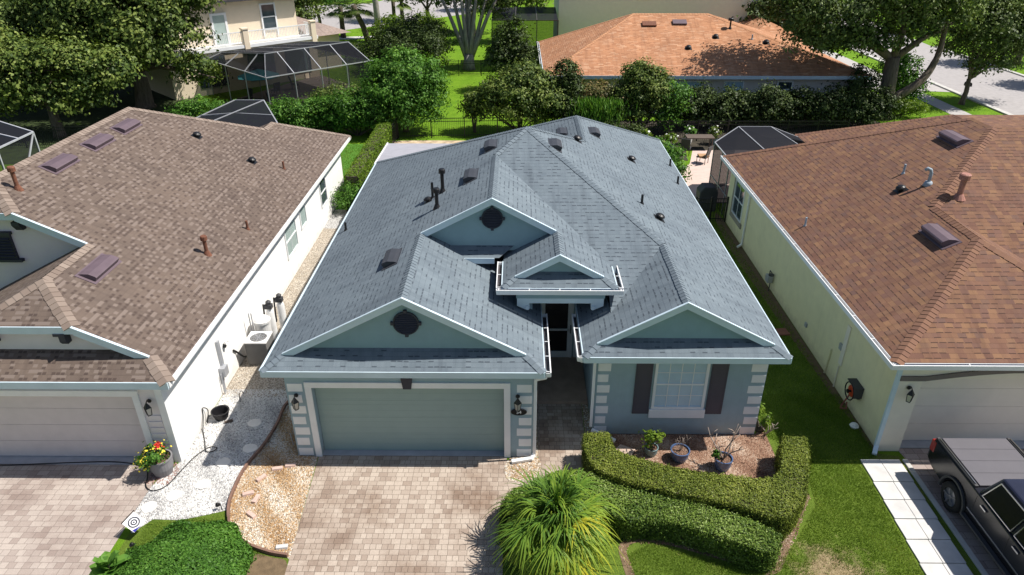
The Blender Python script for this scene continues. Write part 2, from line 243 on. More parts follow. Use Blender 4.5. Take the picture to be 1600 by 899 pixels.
# ---------------------------------------------------------------- mesh helpers
ORG = {}
class MB:
    def __init__(s): s.v = []; s.f = []; s.t = []
    def add(s, vs, fs, tint=None):
        o = len(s.v); s.v += [tuple(p) for p in vs]; s.f += [tuple(i+o for i in f) for f in fs]
        s.t += [random.random() if tint is None else tint]*len(fs); return s
    def poly(s, *pts): return s.add(pts, [tuple(range(len(pts)))])
    def box(s, x0, x1, y0, y1, z0, z1, tint=None):
        return s.add([(x0,y0,z0),(x1,y0,z0),(x1,y1,z0),(x0,y1,z0),(x0,y0,z1),(x1,y0,z1),(x1,y1,z1),(x0,y1,z1)], [(0,3,2,1),(4,5,6,7),(0,1,5,4),(1,2,6,5),(2,3,7,6),(3,0,4,7)], tint)
    def obox(s, c, ax, ay, az, tint=None):
        c, ax, ay, az = map(Vector, (c, ax, ay, az)); P = [c+ax*i+ay*j+az*k for k in (-1, 1) for i, j in ((-1,-1),(1,-1),(1,1),(-1,1))]
        return s.add(P, [(0,3,2,1),(4,5,6,7),(0,1,5,4),(1,2,6,5),(2,3,7,6),(3,0,4,7)], tint)
    def bar(s, a, b, wd, ht, up=(0, 0, 1), tint=None):          # rectangular bar from a to b
        a, b = Vector(a), Vector(b); d = b-a; u = Vector(up); r = d.cross(u)
        if r.length < 1e-6: r = d.cross(Vector((0, 1, 0)))
        r.normalize(); u = r.cross(d).normalized()
        return s.obox((a+b)/2, d/2, r*wd/2, u*ht/2, tint)
    def tube(s, pts, rad, n=8, cap=True, tint=None):
        pts = [Vector(p) for p in pts]; k = len(pts); rad = rad if isinstance(rad, (list, tuple)) else [rad]*k
        vs = []; fs = []; ref = Vector((.31, .17, .93))
        for i, p in enumerate(pts):
            d = (pts[min(i+1, k-1)]-pts[max(i-1, 0)]).normalized()
            a = d.cross(ref)
            if a.length < .1: a = d.cross(Vector((1, 0, 0)))
            a.normalize(); b = d.cross(a)
            vs += [p+(a*math.cos(2*math.pi*j/n)+b*math.sin(2*math.pi*j/n))*rad[i] for j in range(n)]
        for i in range(k-1): fs += [(i*n+j, i*n+(j+1) % n, (i+1)*n+(j+1) % n, (i+1)*n+j) for j in range(n)]
        if cap: fs += [tuple(range(n))[::-1], tuple((k-1)*n+j for j in range(n))]
        return s.add(vs, fs, tint)
    def lathe(s, prof, c=(0, 0, 0), n=20, cap=(True, True), axis=None):
        vs = []; k = len(prof); c = Vector(c); q = Vector((0, 0, 1)).rotation_difference(Vector(axis)) if axis else None
        for r, z in prof:
            for j in range(n):
                p = Vector((r*math.cos(2*math.pi*j/n), r*math.sin(2*math.pi*j/n), z))
                vs.append(c+(q @ p if q else p))
        fs = [(i*n+j, i*n+(j+1) % n, (i+1)*n+(j+1) % n, (i+1)*n+j) for i in range(k-1) for j in range(n)]
        if cap[0]: fs.append(tuple(range(n))[::-1])
        if cap[1]: fs.append(tuple((k-1)*n+j for j in range(n)))
        return s.add(vs, fs)
    def prism(s, base, d):                                        # planar polygon swept by d
        d = Vector(d); n = len(base); b = [Vector(p) for p in base]
        return s.add(b+[p+d for p in b], [tuple(range(n))[::-1], tuple(range(n, 2*n))]+[(i, (i+1) % n, n+(i+1) % n, n+i) for i in range(n)])
    def build(s, name, m, parent=None, smooth=False, bev=0, seg=2, uv=False, loc=None):
        me = bpy.data.meshes.new(name); org = Vector(ORG[parent]) if parent else (Vector(loc) if loc is not None else Vector((0, 0, 0)))
        me.from_pydata([Vector(p)-org for p in s.v], [], s.f); me.materials.append(mat[m] if isinstance(m, str) else m)
        a = me.attributes.new('tint', 'FLOAT', 'FACE'); a.data.foreach_set('value', s.t)
        bm = bmesh.new(); bm.from_mesh(me)
        if not uv: bmesh.ops.recalc_face_normals(bm, faces=bm.faces)
        if bev: bmesh.ops.bevel(bm, geom=[e for e in bm.edges if len(e.link_faces) == 2 and e.calc_face_angle(0) > .5], offset=bev, segments=seg, profile=.6, affect='EDGES', clamp_overlap=True)
        if uv:
            ul = bm.loops.layers.uv.new('UVMap'); bm.normal_update()
            for f in bm.faces:
                if f.normal.z < 0: f.normal_flip()
                n = f.normal; u = Vector((-n.y, n.x, 0))
                u = u.normalized() if u.length > 1e-5 else Vector((1, 0, 0)); v = n.cross(u)
                for l in f.loops: p = l.vert.co+org; l[ul].uv = (p.dot(u), p.dot(v))
        for f in bm.faces: f.smooth = smooth
        bm.to_mesh(me); bm.free()
        o = bpy.data.objects.new(name, me); col.objects.link(o); ORG[o] = org
        if parent: o.parent = parent
        else: o.location = org
        return o
def tag(o, label=None, cat=None, group=None, kind=None):
    for k, v in (('label', label), ('category', cat), ('group', group), ('kind', kind)):
        if v: o[k] = v
    return o
def thing(name, label, cat, loc=(0, 0, 0), group=None):
    o = bpy.data.objects.new(name, None); col.objects.link(o); o.location = loc; o.empty_display_size = .3; ORG[o] = Vector(loc)
    return tag(o, label, cat, group)
def struct(o): o['kind'] = 'structure'; return o
def copy_tree(o, parent=None):
    c = o.copy(); col.objects.link(c)
    if parent: c.parent = parent
    for ch in list(o.children): copy_tree(ch, c)
    return c
def sheet(name, pts, z, m): return struct(MB().poly(*[(x, y, z) for x, y in pts]).build(name, m))
def smoothline(pts, n=8, closed=False):
    P = [np.array(p, float) for p in pts]; out = []
    k = len(P)
    for i in range(k if closed else k-1):
        g = (lambda j: P[j % k]) if closed else (lambda j: P[min(max(j, 0), k-1)])
        a, b, c, d = g(i-1), g(i), g(i+1), g(i+2)
        for t in np.linspace(0, 1, n, endpoint=False):
            out.append(.5*((2*b)+(-a+c)*t+(2*a-5*b+4*c-d)*t*t+(-a+3*b-3*c+d)*t**3))
    if not closed: out.append(P[-1])
    return out

# ---- fast leaf meshes
def quads(name, V, tint, m, parent=None, loc=None, k=4):
    """V: (n,k,3) world corner positions"""
    n = len(V); org = np.array(ORG[parent]) if parent else (np.array(loc) if loc is not None else np.zeros(3))
    me = bpy.data.meshes.new(name); me.vertices.add(n*k); me.vertices.foreach_set('co', (V-org).reshape(-1).astype(np.float32))
    me.loops.add(n*k); me.loops.foreach_set('vertex_index', np.arange(n*k, dtype=np.int32))
    me.polygons.add(n); me.polygons.foreach_set('loop_start', np.arange(0, n*k, k, dtype=np.int32))
    try: me.polygons.foreach_set('loop_total', np.full(n, k, dtype=np.int32))
    except Exception: pass
    me.update(calc_edges=True); me.materials.append(mat[m] if isinstance(m, str) else m)
    a = me.attributes.new('tint', 'FLOAT', 'FACE'); a.data.foreach_set('value', np.clip(tint, 0, 1).astype(np.float32))
    o = bpy.data.objects.new(name, me); col.objects.link(o); ORG[o] = Vector(org)
    if parent: o.parent = parent
    else: o.location = Vector(org)
    return o
def unit(a): return a/np.maximum(np.linalg.norm(a, axis=-1, keepdims=True), 1e-9)
def leafV(c, nrm, size, asp=.5):
    n = len(c); r = rng.normal(size=(n, 3)); t = unit(np.cross(nrm, r)); b = np.cross(nrm, t); s = (size*rng.uniform(.6, 1.35, n))[:, None]
    bend = nrm*s*.18
    return np.stack([c-t*s*.5, c+b*s*asp*.5+bend, c+t*s*.5, c-b*s*asp*.5+bend], 1)
def crownV(blobs, nleaf, size, clump, flat=.65, asp=.55, dens=1., inner=.15):
    """leaf clumps over a union of ellipsoids -> corners, tint"""
    B = np.array(blobs, float); area = B[:, 3]*B[:, 4]+B[:, 3]*B[:, 5]+B[:, 4]*B[:, 5]; share = area/area.sum(); Vs = []; T = []
    for bl, sh in zip(B, share):
        n = int(nleaf*sh); nc = max(8, int(area.max()*0+dens*12.6*np.mean([bl[3]*bl[4], bl[3]*bl[5], bl[4]*bl[5]])/(clump*clump*2.2)))
        d = unit(rng.normal(size=(nc, 3))); d[:, 2] = np.where(d[:, 2] < -.45, -d[:, 2], d[:, 2])
        rr = rng.triangular(.55, 1.0, 1.22, nc)[:, None]; cc = bl[:3]+d*rr*bl[3:6]; ct = rng.uniform(-.26, .26, nc); cr = clump*rng.uniform(.6, 1.4, nc)
        i = rng.integers(0, nc, n); off = rng.normal(size=(n, 3))*(cr[i]*.55)[:, None]; off[:, 2] *= flat
        p = cc[i]+off
        k = rng.random(n) < inner; p[k] = bl[:3]+unit(rng.normal(size=(k.sum(), 3)))*rng.uniform(.3, .8, (k.sum(), 1))*bl[3:6]
        nr = unit(d[i]*.7+unit(off)*.5+rng.normal(size=(n, 3))*.45+np.array([0, 0, .35]))
        Vs.append(leafV(p, nr, size, asp)); T.append(.42+ct[i]+rng.normal(size=n)*.2)
    return np.concatenate(Vs), np.concatenate(T)

def tree(name, label, base, blobs, nleaf, size, m, clump=.6, r0=.3, fork=2.5, bark='bark', cat='tree', group=None, lean=(0, 0), limbs=None, inner=.15, asp=.55):
    b = Vector(base); root = thing(name, label, cat, base, group)
    tr = MB(); F = b+Vector((lean[0], lean[1], fork))
    mid = b.lerp(F, .5)+Vector((random.uniform(-.1, .1), random.uniform(-.1, .1), 0))
    tr.tube([b-Vector((0, 0, .1)), b+Vector((0, 0, .25)), mid, F], [r0*1.45, r0*1.12, r0*.95, r0*.85], 12)
    for bl in (limbs or blobs):
        e = Vector(bl[:3]); m1 = F.lerp(e, .45)+Vector((random.uniform(-.4, .4), random.uniform(-.4, .4), random.uniform(.0, .5)))*min(1, r0*2)
        tr.tube([F-Vector((0, 0, .3*r0)), m1, e, e+(e-m1)*.5], [r0*.55, r0*.36, r0*.2, r0*.06], 8)
        if len(bl) > 3:
            for k in range(4):
                d = Vector(unit(rng.normal(size=3))); d.z = abs(d.z)*.6; q = m1.lerp(e, random.random())
                tr.tube([q, q+Vector((d.x*bl[3]*.5, d.y*bl[4]*.5, d.z*bl[5]*.5+.1)), q+Vector((d.x*bl[3]*.85, d.y*bl[4]*.85, d.z*bl[5]*.8))], [r0*.16, r0*.1, r0*.03], 5)
    tr.build('trunk', bark, root, smooth=True)
    V, T = crownV(blobs, nleaf, size, clump, asp=asp, inner=inner); quads('crown', V, T, m, root)
    return root
def shrub(name, label, blobs, nleaf, size, m, clump=.3, cat='shrub', group=None, asp=.5, stems=True):
    c = np.mean([b[:3] for b in blobs], axis=0); base = (c[0], c[1], 0); root = thing(name, label, cat, base, group)
    V, T = crownV(blobs, nleaf, size, clump, asp=asp, inner=.3); quads('foliage', V, T, m, root)
    if stems:
        s = MB()
        for b in blobs:
            for k in range(3):
                a = random.random()*6.28; s.tube([(c[0]+.1*math.cos(a), c[1]+.1*math.sin(a), -.02), (b[0]+.2*math.cos(a)*b[3], b[1]+.2*math.sin(a)*b[4], b[2]*.6), (b[0]+.5*b[3]*math.cos(a), b[1]+.5*b[4]*math.sin(a), b[2]+.3*b[5])], [.05, .035, .012], 5)
        s.build('stem', 'bark_dark', root)
    return root
def hedge(name, label, A, B, z, n, size, m, group=None, z0=0., rough=.03, core=.06):
    """clipped hedge between the two ground lines A (outer) and B (inner)"""
    A = np.array(A); B = np.array(B)
    def resamp(L, k):
        d = np.r_[0, np.cumsum(np.linalg.norm(np.diff(L, axis=0), axis=1))]; t = np.linspace(0, d[-1], k); return np.stack([np.interp(t, d, L[:, i]) for i in (0, 1)], 1)
    K = 60; A = resamp(A, K); B = resamp(B, K); c = (A.mean(0)+B.mean(0))/2
    root = thing(name, label, 'hedge', (c[0], c[1], z0), group)
    mid = (A+B)/2; Ai = A+(mid-A)*np.minimum(.9, core/np.maximum(.01, np.linalg.norm(mid-A, axis=1)))[:, None]; Bi = B+(mid-B)*np.minimum(.9, core/np.maximum(.01, np.linalg.norm(mid-B, axis=1)))[:, None]
    mb = MB(); vs = []; zc = z-core
    for a, b in zip(Ai, Bi): vs += [(a[0], a[1], z0-.02), (a[0], a[1], zc), (b[0], b[1], zc), (b[0], b[1], z0-.02)]
    fs = [(4*i+j, 4*i+4+j, 4*i+4+(j+1) % 4, 4*i+(j+1) % 4) for i in range(K-1) for j in range(4)]+[(0, 1, 2, 3), (4*K-4, 4*K-3, 4*K-2, 4*K-1)]
    mb.add(vs, fs, .25).build('dark_core', 'bark_dark', root)  # solid filler, coloured dark so the gaps between leaves look shaded
    P = []; NR = []; quad = []
    for i in range(K-1):
        a, a2, b, b2 = A[i], A[i+1], B[i], B[i+1]
        quad.append((np.r_[a, z], np.r_[a2, z], np.r_[b2, z], np.r_[b, z], 1.))
        quad.append((np.r_[a, z0], np.r_[a2, z0], np.r_[a2, z], np.r_[a, z], 1.)); quad.append((np.r_[b, z0], np.r_[b2, z0], np.r_[b2, z], np.r_[b, z], 1.))
    for i in (0, K-1): quad.append((np.r_[A[i], z0], np.r_[B[i], z0], np.r_[B[i], z], np.r_[A[i], z], 1.))
    Q = np.array([q[:4] for q in quad]); ar = np.linalg.norm(np.cross(Q[:, 1]-Q[:, 0], Q[:, 3]-Q[:, 0]), axis=1)
    nq = unit(np.cross(Q[:, 1]-Q[:, 0], Q[:, 3]-Q[:, 0])); cen = np.r_[c, (z+z0)/2]
    top = np.abs(nq[:, 2]) > .5; nq[top] = (0, 0, 1)
    for j in np.where(~top)[0]:
        i = min(j//3, K-1); ref = np.r_[mid[i], 0]
        if j >= 3*(K-1): ref = np.r_[mid[1 if j == 3*(K-1) else K-2], 0]
        if np.dot(nq[j][:2], (Q[j].mean(0)-ref)[:2]) < 0: nq[j] *= -1
    i = rng.choice(len(Q), n, p=ar/ar.sum()); u, v = rng.random((2, n, 1))
    p = (Q[i, 0]*(1-u)+Q[i, 1]*u)*(1-v)+(Q[i, 3]*(1-u)+Q[i, 2]*u)*v
    wav = (np.sin(p[:, 0]*3.1+p[:, 1]*2.3)+np.sin(p[:, 1]*4.7-p[:, 0]*1.9+p[:, 2]*5)+.7*np.sin(p[:, 0]*11+p[:, 2]*8)*np.sin(p[:, 1]*12.5))*.014
    p = p+nq[i]*(rng.normal(size=(n, 1))*rough-rough*.6+wav[:, None])
    k = rng.random(n) < .035; p[k] += nq[i][k]*rng.uniform(.02, .09, (k.sum(), 1))
    # soften the top edges
    e = np.minimum(np.linalg.norm(p[:, None, :2]-A[None, ::2], axis=2).min(1), np.linalg.norm(p[:, None, :2]-B[None, ::2], axis=2).min(1))
    p[:, 2] -= np.where(top[i], .05*np.exp(-(e/.05)**2), 0)
    nr = unit(nq[i]+rng.normal(size=(n, 3))*np.where(top[i], .38, .5)[:, None]+np.array([0, 0, .15]))
    lump = np.sin(p[:, 0]*2.1+p[:, 1]*1.3)*np.sin(p[:, 1]*2.7)+.7*np.sin(p[:, 0]*6.3-p[:, 1]*4.9)*np.sin(p[:, 2]*9+p[:, 0]*3.3)
    T = .42+rng.normal(size=n)*.2+.15*lump
    quads('foliage', leafV(p, nr, size, .6), T, m, root); return root

# ---------------------------------------------------------------- roof helpers
def roof_part(root, m, planes, name='roof', label=None):
    b = MB()
    for p in planes: b.poly(*p)
    o = b.build(name, m, root, uv=True)
    if label: o['label'] = label
    return o
def ridge_cap(roof, a, b, n1, n2, m, wdt=.15, step=.145):
    """overlapping bent cap shingles along a ridge or hip; n1, n2 normals of the two planes"""
    a, b = Vector(a), Vector(b); d = b-a; L = d.length; d.normalize(); n1, n2 = Vector(n1).normalized(), Vector(n2).normalized()
    s1 = n1.cross(d); s2 = n2.cross(d)
    if s1.dot(n2) > 0: s1 = -s1
    if s2.dot(n1) > 0: s2 = -s2
    if s1.dot(s2) > .9: s2 = -s2
    up = (n1+n2).normalized(); mb = MB(); k = max(1, int(L/step))
    for i in range(k):
        p = a+d*(i*L/k); q = a+d*min(L, (i+1.15)*L/k); h0 = up*.028; h1 = up*.012
        jw = wdt*random.uniform(.95, 1.05)
        mb.add([p+s1*jw+h0*.8, p+h0*1.15, p+s2*jw+h0*.8, q+s1*jw+h1*.6, q+h1*1.5, q+s2*jw+h1*.6, p+s1*jw, p, p+s2*jw],
               [(0, 1, 4, 3), (1, 2, 5, 4), (6, 7, 1, 0), (7, 8, 2, 1)])
    return mb.build('ridge_cap', m, roof)
def normal(*p):
    a, b, c = map(Vector, p[:3]); n = (b-a).cross(c-a).normalized(); return n if n.z > 0 else -n
def frame_on(p, n, down):                                         # u along slope-horizontal, d down-slope, n normal
    n = Vector(n).normalized(); d = Vector(down); d = (d-n*d.dot(n)).normalized(); return Vector(p), n.cross(d), d, n
def roof_vent(roof, p, n, down, m, w=.80, l=.30, h=.15):
    p, u, d, n = frame_on(p, n, down); mb = MB(); prof = [(-l*.75, .004), (-l*.45, h*.5), (0, h), (l*.5, h*1.05), (l*.62, h*.95)]
    vs = []
    for s in (-1, 1):
        for a, z in prof: vs.append(p+u*(w/2*s)+d*a+n*z)
        vs.append(p+u*(w/2*s)+d*l*.62+n*.035); vs.append(p+u*(w/2*s)-d*l*.75)
    k = len(prof)+2; fs = [(i, i+1, k+i+1, k+i) for i in range(len(prof)-1)]+[(4, 5, k+5, k+4), tuple(range(k))[::-1], tuple(range(k, 2*k))]
    mb.add(vs, fs); mb.obox(p+n*.008, u*(w/2+.09), d*(l*.8), n*.006)
    mb.obox(p+d*l*.5+n*.02, u*(w/2-.03), d*.02, n*.015)
    return mb.build('roof_vent', m, roof)
def small_vent(roof, p, n, down, m, s=.16):
    p, u, d, n = frame_on(p, n, down); mb = MB(); mb.obox(p+n*.006, u*s*1.1, d*s*1.1, n*.005)
    mb.lathe([(s*.55, 0), (s*.55, s*.5), (s*.95, s*.5), (s*.9, s*.75), (s*.55, s*1.0), (.01, s*1.08)], p, 14, axis=tuple(n+Vector((0, 0, .4))))
    return mb.build('roof_vent', 'black', roof, smooth=False)
def pipe(roof, p, h, r, m, cap=None, boot=True, name='vent_pipe', sl=None):
    x, y, z = p; mb = MB(); prof = [(r, -.12), (r, h)] if cap is None else [(r, -.12), (r, h-cap[1]), (cap[0], h-cap[1]+.02), (cap[0], h-.03), (cap[0]*.8, h)]
    mb.lathe(prof, p, 12)
    if boot: mb.lathe([(r*2.4, -.06), (r*1.7, .04), (r*1.15, .11)] if cap else [(r*1.9, -.06), (r*1.5, .02), (r*1.1, .05)], p, 12)
    return mb.build(name, m, roof, smooth=False)
def gutter(root, a, b, out, m='white', brackets=.6, w=.125, h=.12):
    """open-topped channel from a to b (roof edge), out = outward unit vector"""
    a, b, o = Vector(a), Vector(b), Vector(out); d = (b-a).normalized(); L = (b-a).length; up = Vector((0, 0, 1)); mb = MB(); c = (a+b)/2
    mb.obox(c+o*w-up*(h/2-.01), d*L/2, o*.012, up*h/2); mb.obox(c+o*w/2-up*(h-.012), d*L/2, o*(w/2-.013), up*.008)
    mb.obox(c+o*(w-.004)+up*.012, d*L/2, o*.013, up*.006)
    for e in (a, b): mb.obox(e+o*w/2-up*(h/2-.008), d*.008, o*(w/2-.014), up*h*.45)
    k = max(1, int(L/brackets))
    for i in range(k+1): mb.obox(a+d*(.06+(L-.12)*i/k)+o*w/2+up*.004, d*.010, o*(w/2-.018), up*.005)
    g = mb.build('gutter', m, root)
    MB().obox(c+o*w/2-up*(h-.028), d*(L/2-.02), o*(w/2-.016), up*.006).build('shade_and_debris', 'gutter_in', g); return g  # dark strip: leaf debris and the channel's shade in one colour
def fascia(mb, a, b, h=.17, t=.03, out=(0, -1, 0), drop=0):
    a, b, o = Vector(a), Vector(b), Vector(out); c = (a+b)/2-Vector((0, 0, h/2+drop)); mb.obox(c+o*t/2, (b-a)/2, o*t/2, (0, 0, h/2))
def rake(mb, a, b, h=.2, t=.05, out=(0, -1, 0)):                  # sloped board under a rake edge, plumb-cut ends
    a, b = Vector(a), Vector(b); o = Vector(out); k = (b-a).length/max(.01, abs(b.x-a.x)); up = Vector((0, 0, .02)); dn = Vector((0, 0, h*k-.02))
    mb.prism([a+up, b+up, b-dn, a-dn], o*t)
    q = Vector((0, 0, .006)); mb.prism([a+up+q, b+up+q, b+up-Vector((0, 0, .05)), a+up-Vector((0, 0, .05))], o*(t+.018)) if False else mb.prism([a+up+o*(t+.002), b+up+o*(t+.002), b+up-Vector((0, 0, .045))+o*(t+.002), a+up-Vector((0, 0, .045))+o*(t+.002)], o*.016)
def window(root, x0, x1, z0, z1, y, axis='y', cols=4, rows=2, pane='glass', fr='white', fw=.06, depth=.04, out=-1, sash=True, sill=None):
    """window on a wall plane: axis 'y' = wall at y facing out; axis 'x' = wall at x, x0/x1 run along y"""
    def bx(mb, a0, a1, b0, b1, d0, d1):
        lo, hi = sorted((y+out*d0, y+out*d1))
        mb.box(a0, a1, lo, hi, b0, b1) if axis == 'y' else mb.box(lo, hi, a0, a1, b0, b1)
    f = MB(); bx(f, x0-fw, x0, z0-fw, z1+fw, -.02, depth); bx(f, x1, x1+fw, z0-fw, z1+fw, -.02, depth); bx(f, x0, x1, z1, z1+fw, -.02, depth); bx(f, x0, x1, z0-fw, z0, -.02, depth)
    if sash: zm = (z0+z1)/2; bx(f, x0, x1, zm-.022, zm+.022, -.02, depth*.75)
    for i in range(1, cols): xm = x0+(x1-x0)*i/cols; bx(f, xm-.01, xm+.01, z0, z1, -.02, depth*.5)
    for i in range(1, rows*2 if sash else rows):
        if sash and i == rows: continue
        zm = z0+(z1-z0)*i/(rows*2 if sash else rows); bx(f, x0, x1, zm-.0095, zm+.0095, -.02, depth*.48)
    w = f.build('window', fr, root); p = MB(); bx(p, x0, x1, z0, z1, -.015, .006); p.build('pane', pane, w)
    if sill: s = MB(); bx(s, x0-fw-.02, x1+fw+.02, z0-fw-sill, z0-fw-.003, 0, depth+.03); s.build('sill', 'trim', w)
    return w
def lantern(label, x, y, z, out=(0, -1), body='black'):
    o = thing('wall_lantern', label, 'lantern', (x, y, z), 'wall lanterns beside the garage doors'); ox, oy = out
    m = MB(); m.lathe([(.055, 0), (.055, .02), (.03, .035)], (x, y, z+.12), 12, axis=(ox, oy, 0)); m.tube([(x+ox*.02, y+oy*.02, z+.12), (x+ox*.08, y+oy*.08, z+.2), (x+ox*.15, y+oy*.15, z+.16)], .012, 6)
    cx, cy = x+ox*.15, y+oy*.15; m.lathe([(.10, .02), (.05, .10), (.015, .16)], (cx, cy, z), 4); m.lathe([(.065, -.20), (.07, -.185)], (cx, cy, z), 4)
    for i in range(4):
        a = math.pi/2*i; m.bar((cx+.062*math.cos(a), cy+.062*math.sin(a), z-.19), (cx+.09*math.cos(a), cy+.09*math.sin(a), z+.03), .012, .012)
    m.build('bracket', body, o); MB().lathe([(.055, -.185), (.08, .015)], (cx, cy, z), 4).build('lamp_glass', 'lantern_glass', o); return o

# ================================================================ SETTING: ground, paths, streets
g = 0.004
sheet('ground', [(-220, -30), (220, -30), (220, 320), (-220, 320)], 0, 'grass_far')
sheet('front_lawn', [(-8.8, -6), (9.93, -6), (9.93, 13.9), (9.45, 14.0), (9.45, 30.5), (6.45, 30.5), (6.45, 14.6), (2, 12.4), (-4.8, 12), (-8.8, 11.8)], g, 'grass')
sheet('painted_shade_ground', [(-60, 33.5), (-20, 38), (-12, 42), (-12, 46), (-22, 47), (-30, 70), (-60, 70)], g, M('painted_shade_grass', (.035, .055, .014), .95, var=.4, vs=2, bs=30, bst=.6))  # grass colour darkened to stand for the shade under the left trees
drive = [(-5.13, 13.95), (-.27, 13.95), (-.22, 13.5), (.45, 13.2), (.57, 13.6), (.57, 16.0), (1.86, 16.0), (1.82, 12.95), (1.2, 12.62), (.35, 12.2), (-.2, 11.75), (-.3, 11.2), (-.25, 8), (-.2, -6), (-4.3, -6), (-4.93, 10.1)]
sheet('driveway', drive, 2*g, 'pav')
sheet('neighbour_driveway', [(-8.97, -6), (-8.97, 12.68), (-9.02, 13.6), (-15, 13.6), (-15.6, 13.5), (-15.6, -6)], 2*g, 'pav2')
sheet('right_driveway', [(10.06, -6), (10.06, 13.75), (10.0, 14.2), (16.5, 14.2), (16.5, -6)], 2*g, 'pav3')
struct(MB().box(9.94, 10.06, -6, 13.75, 0, .05).build('driveway_kerb', 'kerb', bev=.01))
wg = smoothline([(-6.67, 15.69), (-6.6, 15.0), (-6.7, 14.09), (-6.87, 13.37), (-6.9, 12.76), (-6.84, 12.07), (-6.62, 11.48), (-6.28, 11.11), (-6.02, 10.9), (-5.44, 10.66), (-5.0, 10.56)], 5)
edge_pts = [tuple(p) for p in wg]
sheet('white_gravel_bed', [(-8.97, 12.68), (-9.0, 11.56), (-8.75, 11.2), (-8.45, 11.62), (-7.82, 11.6), (-7.43, 11.71), (-6.86, 11.9)]+[p for p in edge_pts if p[1] > 11.9][::-1]+[(-6.5, 16.2), (-6.3, 17.2), (-8.58, 17.2), (-8.6, 13.6)], 2*g, 'gravel_white')
sheet('side_gravel', [(-8.6, 16.3), (-6.5, 16.2), (-6.2, 16.6), (-5.7, 16.6), (-5.7, 28.4), (-8.6, 28.4)], 3*g, 'gravel_dirt')
sheet('far_gravel', [(-8.6, 28.4), (-5.7, 28.4), (-5.9, 30.6), (-8.6, 30.6)], 3*g, 'gravel_white')
sheet('pebble_bed', edge_pts[::-1]+[(-6.4, 16.3), (-5.66, 16.3), (-5.66, 13.8), (-5.14, 13.8), (-4.95, 10.5)][::1], 1.5*g, 'gravel_tan')
sheet('pebble_patch', smoothline([(.45, 13.85), (.62, 13.6), (.55, 13.12), (.2, 12.9), (-.2, 12.95), (-.3, 13.4), (-.15, 13.75), (.1, 13.85)], 4, True), 3.4*g, 'gravel_tan')
for x0, x1 in ((.43, .565), (1.865, 2.04)): sheet('pebble_strip', [(x0, 13.8), (x1, 13.8), (x1, 16.0), (x0, 16.0)], 3*g, 'gravel_tan')
sheet('mulch_bed', [(2.05, 14.72), (6.42, 14.72), (6.75, 14.95), (6.72, 13.7), (6.66, 12.9), (6.4, 12.2), (5.5, 12.0), (3.4, 12.4), (2.3, 13.1)], 2.5*g, 'mulch')
sheet('soil_edge', smoothline([(5.5, 10.35), (6.05, 11.15), (6.5, 11.8), (7.0, 12.5), (7.08, 12.42), (6.63, 11.75), (6.2, 11.1), (5.68, 10.3), (5.3, 10.2)], 5, True), 2.5*g, 'soil')
sheet('soil_ring', smoothline([(2.45, 9.6), (2.3, 10.5), (2.3, 10.95), (2.6, 11.2), (3.1, 11.2), (3.6, 11.05), (4.3, 10.78), (5.1, 10.5), (5.5, 10.45), (5.5, 10.35), (5.0, 10.4), (4.2, 10.68), (3.5, 10.93), (2.95, 11.05), (2.6, 11.0), (2.44, 10.8), (2.5, 10.4), (2.62, 9.6)], 4, True), 2.5*g, 'soil')
sheet('soil_patch', smoothline([(-5.9, 10.6), (-5.3, 10.55), (-4.97, 10.4), (-4.9, 9.6), (-5.2, 9.3), (-5.6, 9.6)], 5, True), 1.6*g, 'soil')
sheet('wall_soil_strip', smoothline([(9.44, 14.1), (9.42, 20), (9.4, 29.5), (9.05, 29.5), (8.9, 26), (9.0, 22), (9.15, 18), (9.3, 15)], 4, True), 2.2*g, 'soil')
pth = MB()
ys = [13.75, 12.95, 12.35, 11.75, 11.15, 10.5, 9.85, 9.2, 8.5]
for a, b in zip(ys[1:], ys):
    xo = (13.75-(a+b)/2)*.036; pth.box(8.87-xo, 9.36-xo, a+.012, b-.008, 0, .035+random.uniform(0, .006)); pth.box(9.372-xo, 9.87-xo, a+.012, b-.008, 0, .036+random.uniform(0, .006))
struct(pth.build('path', 'conc_pale', bev=.008))
struct(MB().box(.43, 2.04, 15.99, 18.3, 0, .1).build('entry_landing', M('landing_concrete', (.42, .31, .24), .9, var=.15, bs=40), bev=.01))
struct(MB().box(-5.03, -.31, 13.81, 14.04, 0, .02).build('garage_sill', 'conc'))
struct(MB().box(-15, -9.3, 13.42, 13.75, 0, .02).build('garage_sill', 'conc'))
struct(MB().box(10.02, 16.5, 14.21, 14.6, 0, .02).build('garage_sill', 'conc'))
sheet('patio', [(7.0, 31.6), (14.5, 31.6), (14.5, 40), (10.3, 40), (9.6, 37.5), (8.8, 36.4), (8.5, 33.2), (7.0, 33)], 2*g, 'patio')
sheet('rock_strip', smoothline([(-8, 40.2), (-4, 39.9), (.5, 40), (.5, 41.6), (-4, 41.8), (-7.6, 41.6)], 6, True), 2*g, M('rock_strip', (.46, .36, .24), .95, var=.45, vs=2.2, bs=12, bst=.8))
sheet('side_lawn', [(-14, 30.6), (-8.25, 30.6), (-8.25, 41), (-14, 41)], 2*g, M('side_grass', (.07, .20, .018), .95, var=.18, vs=5, bs=40, bst=.7))
sheet('pool_deck', [(-22, 50.2), (-16.75, 46.4), (-10.2, 53.6), (-17, 61)], 2*g, M('pool_deck_paver', (.27, .22, .20), .9, var=.1, stain=.3))
